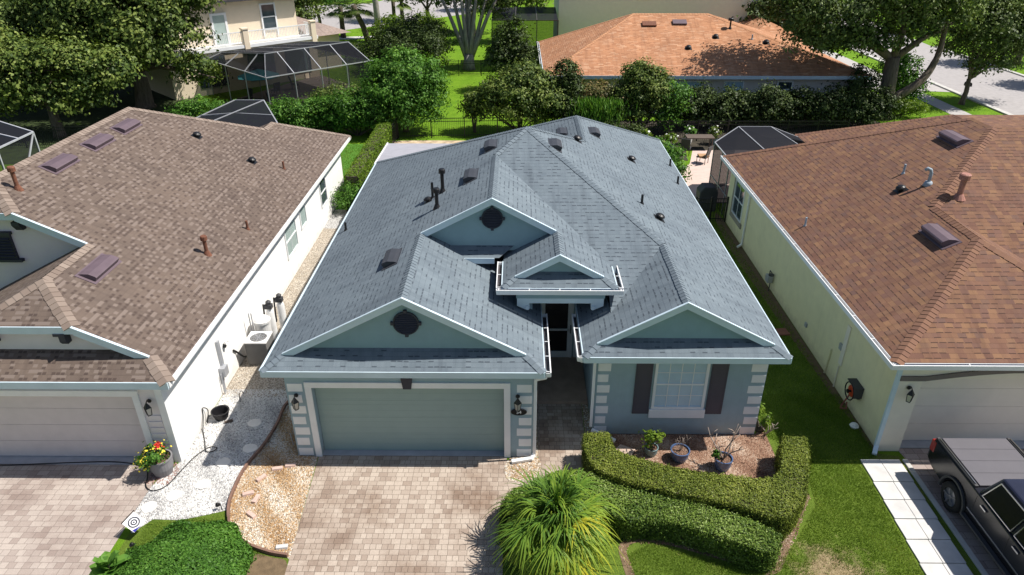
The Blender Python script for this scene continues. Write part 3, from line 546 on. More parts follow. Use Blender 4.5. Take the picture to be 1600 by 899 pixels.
# right-hand street with kerb, verge, pavement and a drive across it
sheet('street', [(34.0, 20), (42.6, 20), (42.6, 75), (46, 110), (37.5, 110), (34.0, 75)], 2*g, 'road')
kb = MB()
for a, b in zip([(33.75, 20), (33.75, 44), (33.75, 56), (33.75, 75), (37.2, 110)][:-1], [(33.75, 44), (33.75, 56), (33.75, 75), (37.2, 110)]): kb.bar((*a, .05), (*b, .05), .4, .1)
kb.bar((42.8, 20, .05), (42.8, 75, .05), .35, .1); struct(kb.build('kerb', 'kerb'))
sheet('pavement', [(29.9, 20), (31.3, 20), (31.3, 75), (29.9, 75)], 2*g, 'walk')
sheet('drive_apron', [(24.5, 56.4), (33.6, 54.9), (33.6, 62), (24.5, 61.5)], 2.6*g, 'walk')
# street behind the two-storey house
sheet('back_street', [(-60, 80), (-25.5, 80.5), (-20, 86), (-6, 101), (-2, 130), (-14, 140), (-22, 112), (-60, 98)], 2*g, 'road')
sheet('back_pavement', [(-22, 78.5), (-14, 80.2), (-9, 86), (-9.6, 87.2), (-14.6, 82), (-22, 80.2)], 2*g, 'conc_pale')

# ================================================================ THE BLUE-GREY HOUSE
Hs = thing('bungalow', 'blue-grey stucco bungalow with grey-blue shingle roof, sage garage door and small entry gable', 'house', (0, 14, 0))
s = .52; eL, eR, z0 = -6.11, 6.75, 2.8
A = (.32, 22.8, 6.144); K = (4.12, 17.95, 4.168); E2 = (-.685, 21.52, 5.621); P2 = (-.685, 17.7, 5.621); PG = (-2.67, 14.05, 4.589); RG2 = (-2.67, 17.7, 4.589)
gy = 14.05-13.62; by = 14.62-14.28
xg, xb, sg_, sb_ = .66, 1.66, 1.789/3.33, 1.368/2.46
FL = (eL, 13.62, z0); FR = (xg, 13.62, z0); RL = (eL+gy, 14.05, z0+s*gy); RR = (xg-gy, 14.05, z0+sg_*gy)
BL = (eL, 29.23, z0); V2 = (2.40, 24.9, 5.062); B = (2.40, 28.35, 5.062); BR = (eR, 32.7, z0); WC = (-1.95, 32.7, z0)
PB = (4.12, 14.62, 4.136+.032); F2 = (xb, 14.28, z0); F3 = (eR, 14.28, z0); R2 = (xb+by, 14.62, z0+sb_*by); R3 = (eR-by, 14.62, z0+s*by)
PE = 3.85; p0, p1, yp = -.38, 2.60, 15.9; sp = (5.621-PE)/(p1+.685); PP = (1.11, 16.22, PE+sp*1.49); py = 16.22-yp
vz = lambda x: PE+sp*(p1-x)                                      # plane of the right-hand porch slope
yF = lambda z: 22.8-(6.144-z)/.4074
VE = (p1, yF(PE), PE)
zb = lambda x: z0+sb_*(x-xb)
V1 = (2.45, yF(zb(2.45)), zb(2.45))
left = [FL, RL, PG, RG2, P2, E2, A, BL]
right = [F3, R3, PB, K, A, V2, B, BR]
front = [A, K, V1, (2.45, yF(PE), PE), VE, E2]
garR = [PG, RR, FR, (xg, 18.1, z0), (-2.67, 18.1, 4.589)]
porchR = [(p1, yp, PE), (p1-py, 16.22, PE+sp*py), PP, (1.11, 17.7, PP[2]), P2, E2, VE]
porchL = [(p0, yp, PE), (p0+py, 16.22, PE+sp*py), PP, (1.11, 18.05, PP[2]), (p0, 18.05, PE)]
porchF = [(p0, yp, PE), (p1, yp, PE), (p1-py, 16.22, PE+sp*py), (p1-.3-py, 16.52, PE+sp*.62), (p0+.3+py, 16.52, PE+sp*.62), (p0+py, 16.22, PE+sp*py)]
strip = [(-1.7, 17.45, 3.95), (-.5, 17.45, 3.95), (.15, 18.05, 3.95+.312), (-2.3, 18.05, 3.95+.312)]
garF = [FL, FR, RR, (RR[0]-.35, 14.4, z0+s*.78), (RL[0]+.35, 14.4, z0+s*.78), RL]
bedF = [F2, F3, R3, (R3[0]-.35, 14.97, z0+s*.69), (R2[0]+.35, 14.97, z0+s*.69), R2]
bedL = [F2, R2, PB, K, V1, (2.45, 18.1, zb(2.45)), (xb, 18.1, z0)]
wing = [V2, B, WC, (-1.95, 29.23, z0)]
back = [A, V2, (-1.95, 29.23, z0), BL]
wback = [B, BR, WC]
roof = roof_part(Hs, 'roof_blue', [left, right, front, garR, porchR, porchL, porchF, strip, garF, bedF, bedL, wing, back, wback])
nL = (-s, 0, 1); nR = (s, 0, 1); nF = (0, -.4074, 1); nS = (0, -s, 1); nB = (0, s, 1)
for a, b, n1, n2 in ((PG, RG2, nL, nR), (P2, E2, nL, nR), (E2, A, nL, nF), (K, A, nF, nR), (PB, K, nL, nR), (V2, B, nL, nR), (A, BL, nL, nB), (A, V2, nR, nB), (B, BR, nR, nB), (B, WC, nL, nB), (FL, RL, nL, nS), (FR, RR, nR, nS), (F2, R2, nL, nS), (F3, R3, nR, nS), (PP, (1.11, 17.7, PP[2]), nL, nR), ((p0, yp, PE), porchF[5], nL, nS), ((p1, yp, PE), porchF[2], nR, nS)):
    ridge_cap(roof, a, b, n1, n2, 'cap_blue', .13)
# walls
wl = MB(); fp = [(-5.66, 13.8), (-5.03, 13.8), (-5.03, 14.05), (-.31, 14.05), (-.31, 13.8), (.42, 13.8), (.42, 18.3), (2.05, 18.3), (2.05, 14.72), (6.42, 14.72), (6.42, 32.3), (-1.6, 32.3), (-1.6, 28.9), (-5.66, 28.9)]
wl.prism([(x, y, 0) for x, y in fp], (0, 0, 2.63)); wl.box(-5.028, -.312, 13.802, 14.048, 2.2, 2.628); wl.box(.2, 2.3, 18.303, 18.5, 2.632, 3.9)
wl.box(.3, .42, 16.35, 18.3, 2.633, 3.6); wl.box(2.05, 2.17, 16.35, 18.3, 2.633, 3.6)
wl.build('wall', 'wall_blue', Hs)
sf = MB(); zs = 2.635
for x0, x1, y0, y1 in ((-6.09, .63, 13.65, 14.5), (-6.09, -5.6, 14.5, 29.2), (.4, .63, 14.5, 18.2), (1.69, 6.72, 14.31, 15.1), (6.4, 6.72, 15.1, 32.6), (1.69, 2.1, 15.1, 18.2)): sf.box(x0, x1, y0, y1, zs, zs+.012)
sf.box(-.1, 2.4, 16.2, 18.35, 3.585, 3.6); sf.build('soffit', 'trim_blue', Hs)
# gable walls with their round louvres
def gable(pts, y, t=.12):
    b = MB(); b.prism([(x, y, z) for x, z in pts], (0, t, 0)); return b.build('gable_wall', 'gable_blue', Hs)
def louvre(x, y, z, r):
    b = MB(); b.lathe([(r, 0), (r, .05), (r*.9, .06), (r*.88, .035), (0.01, .035)], (x, y, z), 32, axis=(0, -1, 0))
    for a in range(4): c, d = math.cos(a*math.pi/2), math.sin(a*math.pi/2); b.obox((x+c*r*1.04, y-.035, z+d*r*1.04), (r*.13, 0, 0), (0, .03, 0), (0, 0, r*.13))
    for k in range(-5, 6):
        h = k*r*.165; w_ = math.sqrt(max(.01, (r*.86)**2-h*h)); b.obox((x, y-.05, z+h), (w_, 0, 0), (0, .012, .01), (0, -.004, .008))
    return b.build('gable_vent', 'navy', Hs)
gable([(-5.4, 3.1), (.05, 3.1), (-.05, 3.12), (-2.67, 4.49), (-5.3, 3.12)], 14.19); louvre(-2.64, 14.19, 3.82, .315)
gable([(2.4, 3.03), (6.1, 3.03), (6.08, 3.06), (4.12, 4.07), (2.4, 3.1)], 14.76)
gable([(-2.62, 4.0), (1.15, 4.0), (1.15, 4.62), (-.685, 5.59), (-2.62, 4.58)], 17.84); louvre(-.69, 17.84, 4.98, .3)
gable([(.3, 4.02), (1.95, 4.02), (1.95, 4.12), (1.11, 4.57), (.3, 4.12)], 16.35, .1)
# rake boards and eave fascia
for a, b in ((RL, PG), (RR, PG), (R2, PB), (R3, PB), (RG2, P2), ((1.08, 17.7, vz(1.08)), P2), (porchF[5], PP), (porchF[2], PP)):
    m_ = MB(); rake(m_, a, b, .17); m_.build('rake_board', 'trim_blue', Hs)
    so_ = MB(); a_, b_ = Vector(a), Vector(b); n_ = Vector((0, 0, -.10)); so_.poly(a_+n_, b_+n_, b_+n_+Vector((0, .34, 0)), a_+n_+Vector((0, .34, 0))); so_.build('rake_soffit', 'trim_blue', Hs)
for a, b, o in ((FL, FR, (0, -1, 0)), (F2, F3, (0, -1, 0)), (FL, BL, (-1, 0, 0)), (F3, BR, (1, 0, 0)), ((-1.7, 17.45, 3.95), (-.63, 17.45, 3.95), (0, -1, 0)), (BL, (-1.95, 29.23, z0), (0, 1, 0)), (FR, (xg, 18.1, z0), (1, 0, 0)), (F2, (xb, 18.1, z0), (-1, 0, 0)), ((p1, yp, PE), (p1, 17.3, PE), (1, 0, 0)), ((p0, yp, PE), (p0, 17.45, PE), (-1, 0, 0)), ((p0, yp, PE), (p1, yp, PE), (0, -1, 0))):
    m_ = MB(); fascia(m_, a, b, .165, .028, o, .004); m_.build('fascia', 'trim_blue', Hs)
MB().bar((eL-.02, 13.62, z0+.006), (eL-.02, 29.2, z0+.006), .05, .012).build('drip_edge', 'trim_blue', Hs)
# entry porch: beam, brackets, underside
MB().box(0, 2.3, 16.05, 16.3, 3.3, 3.68).build('porch_beam', 'trim_blue', Hs, bev=.01)
MB().box(-.02, 2.32, 16.03, 16.047, 3.46, 3.684).build('frieze_board', 'gable_blue', Hs)
for x in (.0, 2.3):
    sg = 1 if x < 1 else -1; b_ = MB(); b_.prism([(x, 16.06, 3.3), (x+sg*.32, 16.06, 3.3), (x+sg*.34, 16.06, 3.2), (x+sg*.24, 16.06, 3.1), (x, 16.06, 3.22)], (0, .2, 0)); b_.lathe([(.06, 0), (.06, .04)], (x+sg*.28, 16.06, 3.17), 12, axis=(0, -1, 0)); b_.build('corbel', 'trim_blue', Hs)
    MB().box(min(x, x+sg*.14), max(x, x+sg*.14), 16.302, 18.0, 3.28, 3.58).build('side_beam', 'trim_blue', Hs)
xd = -.06
dr = MB(); dr.box(xd+.75, xd+.83, 18.22, 18.298, .1, 2.35); dr.box(xd+1.7, xd+1.78, 18.22, 18.298, .1, 2.35); dr.box(xd+.83, xd+1.7, 18.22, 18.298, 2.27, 2.35); dr.box(xd+.83, xd+1.7, 18.24, 18.298, 1.08, 1.14); dr.box(xd+.83, xd+1.7, 18.24, 18.298, .1, .32); dr.box(xd+.83, xd+.92, 18.24, 18.297, .32, 2.27); dr.box(xd+1.62, xd+1.7, 18.24, 18.297, .32, 2.27); dr.box(xd+.55, xd+.7, 18.24, 18.298, .1, 2.6); dr.box(xd+1.83, xd+1.98, 18.24, 18.298, .1, 2.6)
d_ = dr.build('front_door', 'trim', Hs); MB().box(xd+.92, xd+1.62, 18.27, 18.296, .32, 2.27).build('pane', M('dark_storm_glass', (.012, .013, .015), .08, spec=.7), d_); MB().tube([(1.65, 18.2, 1.02), (1.65, 18.16, 1.04), (1.65, 18.16, 1.28), (1.65, 18.2, 1.3)], .014, 6).build('handle', 'black', d_)
# garage door
gd = MB(); n4 = 4
for i in range(n4): gd.box(-5.02, -.32, 14.0, 14.04, .025+i*2.17/n4+.0015, .025+(i+1)*2.17/n4-.0015)
for i in range(n4*3): gd.box(-5.02, -.32, 13.998, 14.001, .05+i*2.17/(n4*3), .05+i*2.17/(n4*3)+.02)
gdo = gd.build('garage_door', 'door_sage', Hs)
t_ = MB(); t_.box(-5.19, -5.03, 13.765, 13.802, 0, 2.2); t_.box(-.31, -.15, 13.765, 13.802, 0, 2.2); t_.box(-5.19, -.15, 13.765, 13.802, 2.2, 2.36); t_.build('garage_trim', 'trim', Hs, bev=.006)
k_ = MB(); k_.prism([(-2.77, 13.74, 2.19), (-2.57, 13.74, 2.19), (-2.53, 13.74, 2.5), (-2.81, 13.74, 2.5)], (0, .05, 0)); k_.build('keystone', 'navy', Hs)
# quoins
def quoins(x0, x1, y, inward, n=7):
    b = MB()
    for i in range(n):
        wv = .0 if i % 2 else .05; a, c = (x0, x1+wv) if inward > 0 else (x0-wv, x1)
        zz = .03+i*.34; b.box(a, c, y-.009, y+.01, zz, zz+.235)
    b.build('quoin', 'trim', Hs, bev=.004)
quoins(-5.62, -5.3, 13.8, 1); quoins(.06, .375, 13.8, -1); quoins(2.09, 2.37, 14.72, 1); quoins(6.06, 6.41, 14.72, -1)
# bedroom window and shutters
wd = window(Hs, 3.62, 4.86, .95, 2.4, 14.72, cols=4, rows=2, pane='blind', fw=.07)
sb = MB(); sb.box(3.50, 4.98, 14.66, 14.718, .60, .875); sb.build('sill', 'trim', wd, bev=.01)
for x0, x1 in ((3.06, 3.49), (4.99, 5.42)):
    b_ = MB(); b_.box(x0, x1, 14.685, 14.719, .72, 2.6); b_.box(x0+.04, x0+.05, 14.678, 14.688, .74, 2.58); b_.box(x1-.05, x1-.04, 14.678, 14.688, .74, 2.58); b_.build('shutter', 'shutter', Hs, bev=.004)
# gutters and downspouts
gutter(Hs, (xg+.03, 13.60, z0-.01), (xg+.03, 16.35, z0-.01), (1, 0, 0)); gutter(Hs, (xb-.03, 14.26, z0-.01), (xb-.03, 16.35, z0-.01), (-1, 0, 0))
gutter(Hs, (p0-.03, yp-.02, PE-.01), (p0-.03, 17.42, PE-.01), (-1, 0, 0)); gutter(Hs, (p1+.03, yp-.02, PE-.01), (p1+.03, 17.3, PE-.01), (1, 0, 0)); gutter(Hs, (p0-.15, yp-.03, PE-.01), (p1+.15, yp-.03, PE-.01), (0, -1, 0), brackets=.75)
d1 = MB(); d1.bar((.72, 13.66, 2.62), (.46, 13.74, 2.5), .07, .055); d1.bar((.46, 13.74, 2.52), (.46, 13.74, .14), .075, .055); d1.bar((.46, 13.76, .15), (.38, 13.62, .07), .09, .065); d1.bar((.40, 13.66, .075), (-.12, 13.55, .06), .10, .07); d1.build('downspout', 'white', Hs, bev=.006)
d2 = MB(); d2.bar((1.6, 14.35, 2.62), (1.99, 14.66, 2.5), .07, .055); d2.bar((1.99, 14.67, 2.52), (1.99, 14.67, .3), .075, .055); d2.bar((2.02, 14.65, .2), (2.62, 14.32, .1), .10, .075); d2.build('downspout', 'white', Hs, bev=.006)
# roof vents and pipes
zl = lambda x: z0+s*(x-eL); zr = lambda x: z0+s*(eR-x)
for x, y in ((-1.42, 20.5), (-.88, 22.7), (-3.34, 16.75)): roof_vent(roof, (x, y, zl(x)), nL, (-1, 0, 0), 'vent_blue')
for x, y in ((1.22, 22.3), (3.0, 27.0)): roof_vent(roof, (x, y, zr(x)), nR, (1, 0, 0), 'vent_blue')
roof_vent(roof, (1.75, 27.0, 5.062-s*.65), nL, (-1, 0, 0), 'vent_blue')
for x, y in ((2.13, 24.5), (4.34, 25.75), (4.42, 20.15)): small_vent(roof, (x, y, zr(x)), nR, (1, 0, 0), 'vent_blue')
for x, y, h in ((-2.31, 20.4, .75), (-2.36, 19.15, .62)): pipe(roof, (x, y, zl(x)), h, .055, 'black', (.10, .16), name='flue_pipe')
small_vent(roof, (-2.75, 20.2, zl(-2.75)), nL, (-1, 0, 0), 'vent_blue', .13)
for x, y, h in ((-5.76, 21.5, .28), (-2.62, 20.3, .5)): pipe(roof, (x, y, zl(x)), h, .04, 'black')
for x, y in ((3.96, 20.8), (6.42, 28.3), (6.25, 25.9)): pipe(roof, (x, y, zr(x)), .3, .04, 'black')
# pan roof over the rear lanai
ln = thing('lanai_cover', 'flat off-white pan roof over the rear porch of the blue-grey bungalow', 'porch roof', (-4, 31, 0))
b_ = MB(); b_.prism([(-6.2, 29.27, 2.62), (-1.98, 29.27, 2.62), (-1.98, 32.6, 2.52), (-6.2, 32.6, 2.52)], (0, 0, .09)); b_.build('roof_panel', 'lanai', ln)
MB().bar((-6.22, 29.2, 2.66), (-6.22, 32.65, 2.56), .05, .16).build('gutter', 'white', ln)
for x in (-6.1, -4, -2.1): MB().box(x-.04, x+.04, 32.45, 32.53, 0, 2.5).build('post', 'white', ln)
lantern('dark wall lantern on a pale quoin, left of the sage garage door', -5.42, 13.77, 1.86); lantern('dark wall lantern on a pale quoin above the oval house number', .03, 13.77, 1.86)
pq = thing('house_number_plaque', 'oval black house number plaque on the blue-grey bungalow below a lantern', 'plaque', (.06, 13.77, 1.5))
pb = MB().lathe([(1, 0), (1, .02), (.93, .028), (.01, .026)], (0, 0, 0), 28, axis=(0, -1, 0))
pb.v = [(.06+x*.20, 13.77+y, 1.5+z*.105) for x, y, z in pb.v]; pb.build('plate', 'black_gloss', pq)
cu = bpy.data.curves.new('numerals', 'FONT'); cu.body = '54'; cu.size = .13; cu.align_x = 'CENTER'; cu.align_y = 'CENTER'; cu.extrude = .004
tmp = bpy.data.objects.new('tmp', cu); me = bpy.data.meshes.new_from_object(tmp); bpy.data.objects.remove(tmp); me.transform(Matrix.Translation((0, -.033, 0)) @ Matrix.Rotation(R(90), 4, 'X')); me.materials.clear(); me.materials.append(mat['trim'])
nm = bpy.data.objects.new('numerals', me); col.objects.link(nm); nm.parent = pq

# ================================================================ THE TAN HOUSE (left)
T = thing('tan_roofed_house', 'white-sided house with a mottled tan shingle roof and beige garage door, left of the picture', 'house', (-12, 13.5, 0))
s = .50; e = -8.13; z0 = 2.8; zt = lambda x: z0+s*(e-x)
gy = .62; gx, gz = -11.6, zt(-11.6); fy = 13.15
cl = -10.38                                                       # where the garage rake is clipped
Fa = (e, fy, z0); Ra = (e-gy, fy+gy, z0+s*gy); Ca = (cl, fy+gy, zt(cl)); Pa = (gx, fy+gy+(cl-gx), gz); Pb = (gx, 17.05, gz)
c2 = -13.35; x3 = -14.5; z3 = zt(x3); Cb = (c2, 17.05, zt(c2)); Pc = (x3, 17.05+(c2-x3), z3); Pd = (x3, 25.9, z3)
Va = (-10.9, 29.5, zt(-10.9)); Wb = (-10.9, 30.5, zt(-10.9)); Wc_ = (e, 33.2, z0)
rt = [Fa, Ra, Ca, Pa, Pb, Cb, Pc, Pd, Va, Wb, Wc_]
m2 = 2*gx                                                         # mirror about the garage ridge
mir = lambda p: (m2-p[0], p[1], p[2])
gl = [mir(Fa), mir(Ra), mir(Ca), Pa, Pb, (gx, 17.4, gz), (mir(Fa)[0], 17.4, z0)]
ff = [Fa, Ra, (Ra[0]-.35, fy+gy+.35, z0+s*(gy+.35)), (mir(Ra)[0]+.35, fy+gy+.35, z0+s*(gy+.35)), mir(Ra), mir(Fa)]
jk = [Ca, Pa, mir(Ca)]; m3 = lambda p: (2*x3-p[0], p[1], p[2])
jk2 = [Cb, Pc, m3(Cb)]; lf = [Pc, Pd, (2*x3-e, 32.2, z0), (2*x3-e, 17.05, z0), m3(Cb)]
bk = [Pd, Va, (Va[0], 32.2, z0+.02), (2*x3-e, 32.2, z0)]; wl_ = [Va, Wb, (-13.6, 33.2, z0), (-13.6, 32.2, z0)]; wb_ = [Wb, Wc_, (-13.6, 33.2, z0)]
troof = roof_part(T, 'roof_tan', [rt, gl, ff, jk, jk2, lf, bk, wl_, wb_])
nE = (s, 0, 1); nW = (-s, 0, 1); nS = (0, -s, 1); nB = (0, s, 1)
for a, b, n1, n2 in ((Fa, Ra, nE, nS), (Ca, Pa, nE, nS), (mir(Ca), Pa, nW, nS), (Pa, Pb, nE, nW), (Cb, Pc, nE, nS), (Pc, Pd, nE, nW), (Pd, Va, nE, nB), (Va, Wb, nE, nW), (Wb, Wc_, nE, nB), (m3(Cb), Pc, nW, nS)): ridge_cap(troof, a, b, n1, n2, 'cap_tan', .19, .17)
b_ = MB(); b_.prism([(x, y, 0) for x, y in ((-8.6, 13.75), (-8.6, 32.8), (-20.5, 32.8), (-20.5, 17.5), (-14.95, 17.5), (-14.95, 13.75))], (0, 0, 2.64)); b_.build('side_wall', 'white_wall', T)
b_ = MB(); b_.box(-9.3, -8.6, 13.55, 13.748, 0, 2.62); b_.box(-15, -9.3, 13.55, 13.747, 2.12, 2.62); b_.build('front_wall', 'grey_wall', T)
b_ = MB(); [b_.box(-14.98, -9.33, 13.70, 13.742, .03+i*.52+.004, .03+(i+1)*.52-.004) for i in range(4)]; b_.build('garage_door', 'tan_door', T)
b_ = MB(); b_.box(-9.33, -9.17, 13.51, 13.552, 0, 2.1); b_.box(-15, -9.17, 13.51, 13.552, 2.1, 2.25); b_.build('garage_trim', 'trim', T, bev=.006)
b_ = MB(); b_.box(-15, -9.12, 13.45, 13.509, 2.26, 2.31); b_.box(-8.76, -8.585, 13.53, 13.749, 0, 2.62); b_.build('trim_band', 'trim', T)
b_ = MB(); [b_.box(-9.12, -8.78, 13.525, 13.551, .05+i*.19, .05+i*.19+.13) for i in range(8)]; b_.build('quoin', 'grey_wall', T, bev=.006)
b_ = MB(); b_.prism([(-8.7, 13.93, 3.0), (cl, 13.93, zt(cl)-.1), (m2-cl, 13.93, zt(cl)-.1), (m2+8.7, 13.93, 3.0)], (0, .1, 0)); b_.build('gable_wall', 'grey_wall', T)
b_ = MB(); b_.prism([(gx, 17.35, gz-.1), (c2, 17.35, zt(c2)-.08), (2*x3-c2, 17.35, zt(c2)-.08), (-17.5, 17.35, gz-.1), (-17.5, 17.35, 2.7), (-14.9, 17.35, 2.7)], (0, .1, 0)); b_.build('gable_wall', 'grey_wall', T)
for a, b in ((Ra, Ca), (mir(Ra), mir(Ca)), (Pb, Cb)): b_ = MB(); rake(b_, a, b, .2); b_.build('rake_board', 'trim_blue', T)
for a, b, o in ((Ca, mir(Ca), (0, -1, 0)), (Cb, m3(Cb), (0, -1, 0)), (Fa, mir(Fa), (0, -1, 0))): b_ = MB(); fascia(b_, a, b, .19, .03, o, 0); b_.build('fascia', 'trim_blue', T)
b_ = MB(); fascia(b_, Fa, Wc_, .16, .03, (1, 0, 0), 0); b_.build('fascia', 'white', T)
b_ = MB(); b_.box(e-.5, e-.005, fy+.03, 33.1, 2.64, 2.652); b_.box(-15, e-.5, fy+.03, 13.9, 2.64, 2.652); b_.build('soffit', 'trim_blue', T)
for x in (-10.75, -12.45, -14.4): b_ = MB(); b_.prism([(x, 13.925, zt(cl)-.18), (x, 13.72, zt(cl)-.18), (x, 13.72, zt(cl)-.40), (x, 13.78, zt(cl)-.48), (x, 13.925, zt(cl)-.48)], (.15, 0, 0)); b_.box(x-.12, x, 13.72, 13.924, zt(cl)-.25, zt(cl)-.18); b_.build('corbel', 'navy', T)
b_ = MB(); x = -13.55; b_.prism([(x, 17.34, 5.12), (x, 17.1, 5.12), (x, 17.1, 5.02), (x, 17.22, 4.85), (x, 17.34, 4.85)], (.2, 0, 0)); b_.build('corbel', 'navy', T)
b_ = MB(); b_.box(-15.2, -13.85, 17.28, 17.35, 3.95, 4.68); [b_.obox((-14.5, 17.26, 4.05+i*.085), (.62, 0, 0), (0, .03, .02), (0, -.008, .012)) for i in range(7)]; b_.box(-15.2, -13.72, 17.22, 17.35, 3.87, 3.95); b_.box(-15.2, -13.8, 17.22, 17.35, 4.68, 4.76); b_.build('gable_vent', 'navy', T)
window(T, 23.5, 24.75, .95, 2.1, -8.6, 'x', cols=2, rows=1, pane='glass_green', out=1); window(T, 25.5, 26.2, 1.3, 2.05, -8.6, 'x', cols=1, rows=1, pane='glass_green', out=1, sash=False); window(T, 28.6, 29.5, .95, 2.05, -8.6, 'x', cols=1, rows=1, pane='glass', out=1)
for x, y in ((-13.9, 24.4), (-13.9, 22.5), (-13.9, 20.3), (-10.95, 16.2)): roof_vent(troof, (x, y, zt(x)), nE, (1, 0, 0), 'vent_purple', 1.15, .34, .14)
for x, y in ((-12.24, 26.05), (-10.29, 26.0)): small_vent(troof, (x, y, zt(x)), nE, (1, 0, 0), 'vent_blue')
for x, y in ((-9.3, 26.6), (-8.9, 21.1)): pipe(troof, (x, y, zt(x)), .3, .04, 'rust')
for x, y, h in ((-13.85, 18.2, .65), (-9.3, 18.8, .6)): pipe(troof, (x, y, zt(x)), h, .055, 'rust', (.10, .16), name='flue_pipe')
lantern('black wall lantern on the white-sided house, right of its beige garage door', -8.93, 13.52, 1.86)

# ================================================================ THE CREAM HOUSE (right)
C = thing('brown_roofed_house', 'cream stucco house with a variegated brown shingle roof and white gutters, right of the picture', 'house', (13, 14, 0))
s = .49; e = 9.12; z0 = 2.9; zc = lambda x: z0+s*(x-e); fy = 13.95
a0 = (e, fy, z0); a1 = (12.58, fy+3.46, zc(12.58)); a2 = (12.58, 19.75, zc(12.58)); a3 = (15.72, 22.9, zc(15.72)); a4 = (15.72, 24.1, zc(15.72)); a5 = (e, 29.9, z0)
yv = a2[1]; fx = 16.04
cl_ = [a0, a1, a2, a3, a4, a5]; cf = [a0, a1, (fx, fy, z0)]; cr = [a1, a2, (fx+4, 16.3+.0, z0-.0), (fx, fy, z0)]
zf = lambda y: a2[2]+s*(y-yv)
cm = [a2, a3, (15.72+8, 22.9+.0, a3[2]), (24, 16.4, zf(16.4)), (16.0, 16.4, zf(16.4))]
cr = [a1, a2, (16.0, 16.4, zf(16.4)), (fx+.0, fy, z0)]
cbk = [a3, a4, a5, (15.0, 29.9, z0), (24, 29.9, z0), (24, 24.1, a4[2]), (23.72, 22.9, a3[2])]
cbk = [a4, a5, (24, 29.9, z0), (24, 24.1, a4[2])]; ctop = [a3, a4, (24, 24.1, a4[2]), (24, 22.9, a3[2])]
wk = (18.0, 28.9, 5.0); wk2 = (22, 28.9, 5.0)
cw = [(13.0, 26.0, 3.2), (13.0, 32.2, 3.2), wk, (18, 24.2, 5.0)]; cwb = [(13.0, 32.2, 3.2), wk, wk2, (24, 32.2, 3.2)]; cwt = [wk, wk2, (22, 24.2, 5.0), (18, 24.2, 5.0)]
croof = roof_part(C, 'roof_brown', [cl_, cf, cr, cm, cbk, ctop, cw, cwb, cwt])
nW = (-s, 0, 1); nE = (s, 0, 1); nS = (0, -s, 1); nB = (0, s, 1)
for a, b, n1, n2 in ((a0, a1, nW, nS), ((fx, fy, z0), a1, nE, nS), (a1, a2, nW, nE), (a2, a3, nW, nS), (a5, a4, nW, nB), ((13.0, 32.2, 3.2), wk, nW, nB), ((18, 24.2, 5.0), wk, nW, nE)): ridge_cap(croof, a, b, n1, n2, 'cap_brown', .17, .15)
b_ = MB(); b_.prism([(x, y, 0) for x, y in ((9.45, 14.18), (9.45, 29.6), (24, 29.6), (24, 17), (16, 17), (16, 14.62), (10.02, 14.62), (10.02, 14.18))], (0, 0, 2.74)); b_.build('side_wall', 'cream', C)
b_ = MB(); b_.box(9.44, 10.02, 14.1, 14.179, 0, 2.738); b_.box(10.02, 16.3, 14.1, 14.3, 2.32, 2.738); b_.box(9.985, 10.018, 14.181, 14.6, 0, 2.3); b_.build('front_wall', 'cream_front', C)
b_ = MB(); pts = [(9.44, 2.28), (10.05, 2.28)]+[(10.05+i*.42, 2.28+.26*math.sin(i/6*math.pi/2)) for i in range(1, 7)]+[(16.3, 2.54)]
for (xa, za), (xb, zb_) in zip(pts[:-1], pts[1:]): b_.prism([(xa, 14.05, za), (xb, 14.05, zb_), (xb, 14.05, zb_+.13), (xa, 14.05, za+.13)], (0, .048, 0))
b_.build('trim_band', 'band', C)
b_ = MB(); [b_.box(10.02, 16.2, 14.5, 14.6, .03+i*.57+.003, .03+(i+1)*.57-.003) for i in range(4)]; b_.build('garage_door', 'cream_door', C)
b_ = MB(); b_.box(e+.02, e+.5, fy+.02, 29.8, 2.745, 2.757); b_.box(e+.5, 16, fy+.02, 14.7, 2.745, 2.757); b_.build('soffit', 'white', C)
for a, b, o in ((a0, a5, (-1, 0, 0)), (a0, (fx+.3, fy, z0), (0, -1, 0))): b_ = MB(); fascia(b_, a, b, .15, .02, o, .01); b_.build('fascia', 'white', C)
gutter(C, (e-.02, fy-.14, z0), (e-.02, 29.9, z0), (-1, 0, 0), brackets=1.1); gutter(C, (e-.15, fy-.02, z0), (fx+.3, fy-.02, z0), (0, -1, 0), brackets=1.5)
b_ = MB(); b_.bar((9.13, 13.85, 2.8), (9.38, 14.12, 2.62), .09, .07); b_.bar((9.40, 14.12, 2.65), (9.40, 14.12, .16), .10, .075); b_.bar((9.42, 14.14, .17), (9.28, 13.9, .07), .11, .08); b_.build('downspout', 'trim_blue', C, bev=.006)
b_ = MB(); b_.bar((9.06, 26.6, 2.8), (9.4, 26.6, 2.66), .06, .06); b_.bar((9.4, 26.6, 2.66), (9.4, 26.6, .14), .06, .06); b_.bar((9.42, 26.6, .15), (9.2, 26.5, .06), .07, .07); b_.build('downspout', 'white', C)
wn_ = window(C, 27.35, 28.6, .85, 2.25, 9.45, 'x', cols=2, rows=1, pane='glass', fw=.05, out=-1)
b_ = MB(); b_.box(9.40, 9.452, 27.15, 28.8, .58, .79); b_.box(9.40, 9.452, 28.66, 28.8, .79, 2.4); b_.build('sill', M('taupe_trim', (.30, .27, .22), .9), wn_)
for x, y in ((14.75, 23.2), (12.0, 18.2)): roof_vent(croof, (x, y, zc(x)), nW, (-1, 0, 0), 'vent_purple', 1.15, .34, .18)
small_vent(croof, (12.39, 21.4, zc(12.39)), nW, (-1, 0, 0), 'vent_blue')
pipe(croof, (12.86, 22.35, zc(12.86)), .32, .035, 'lead'); pipe(croof, (9.64, 21.6, zc(9.64)), .3, .03, 'lead')
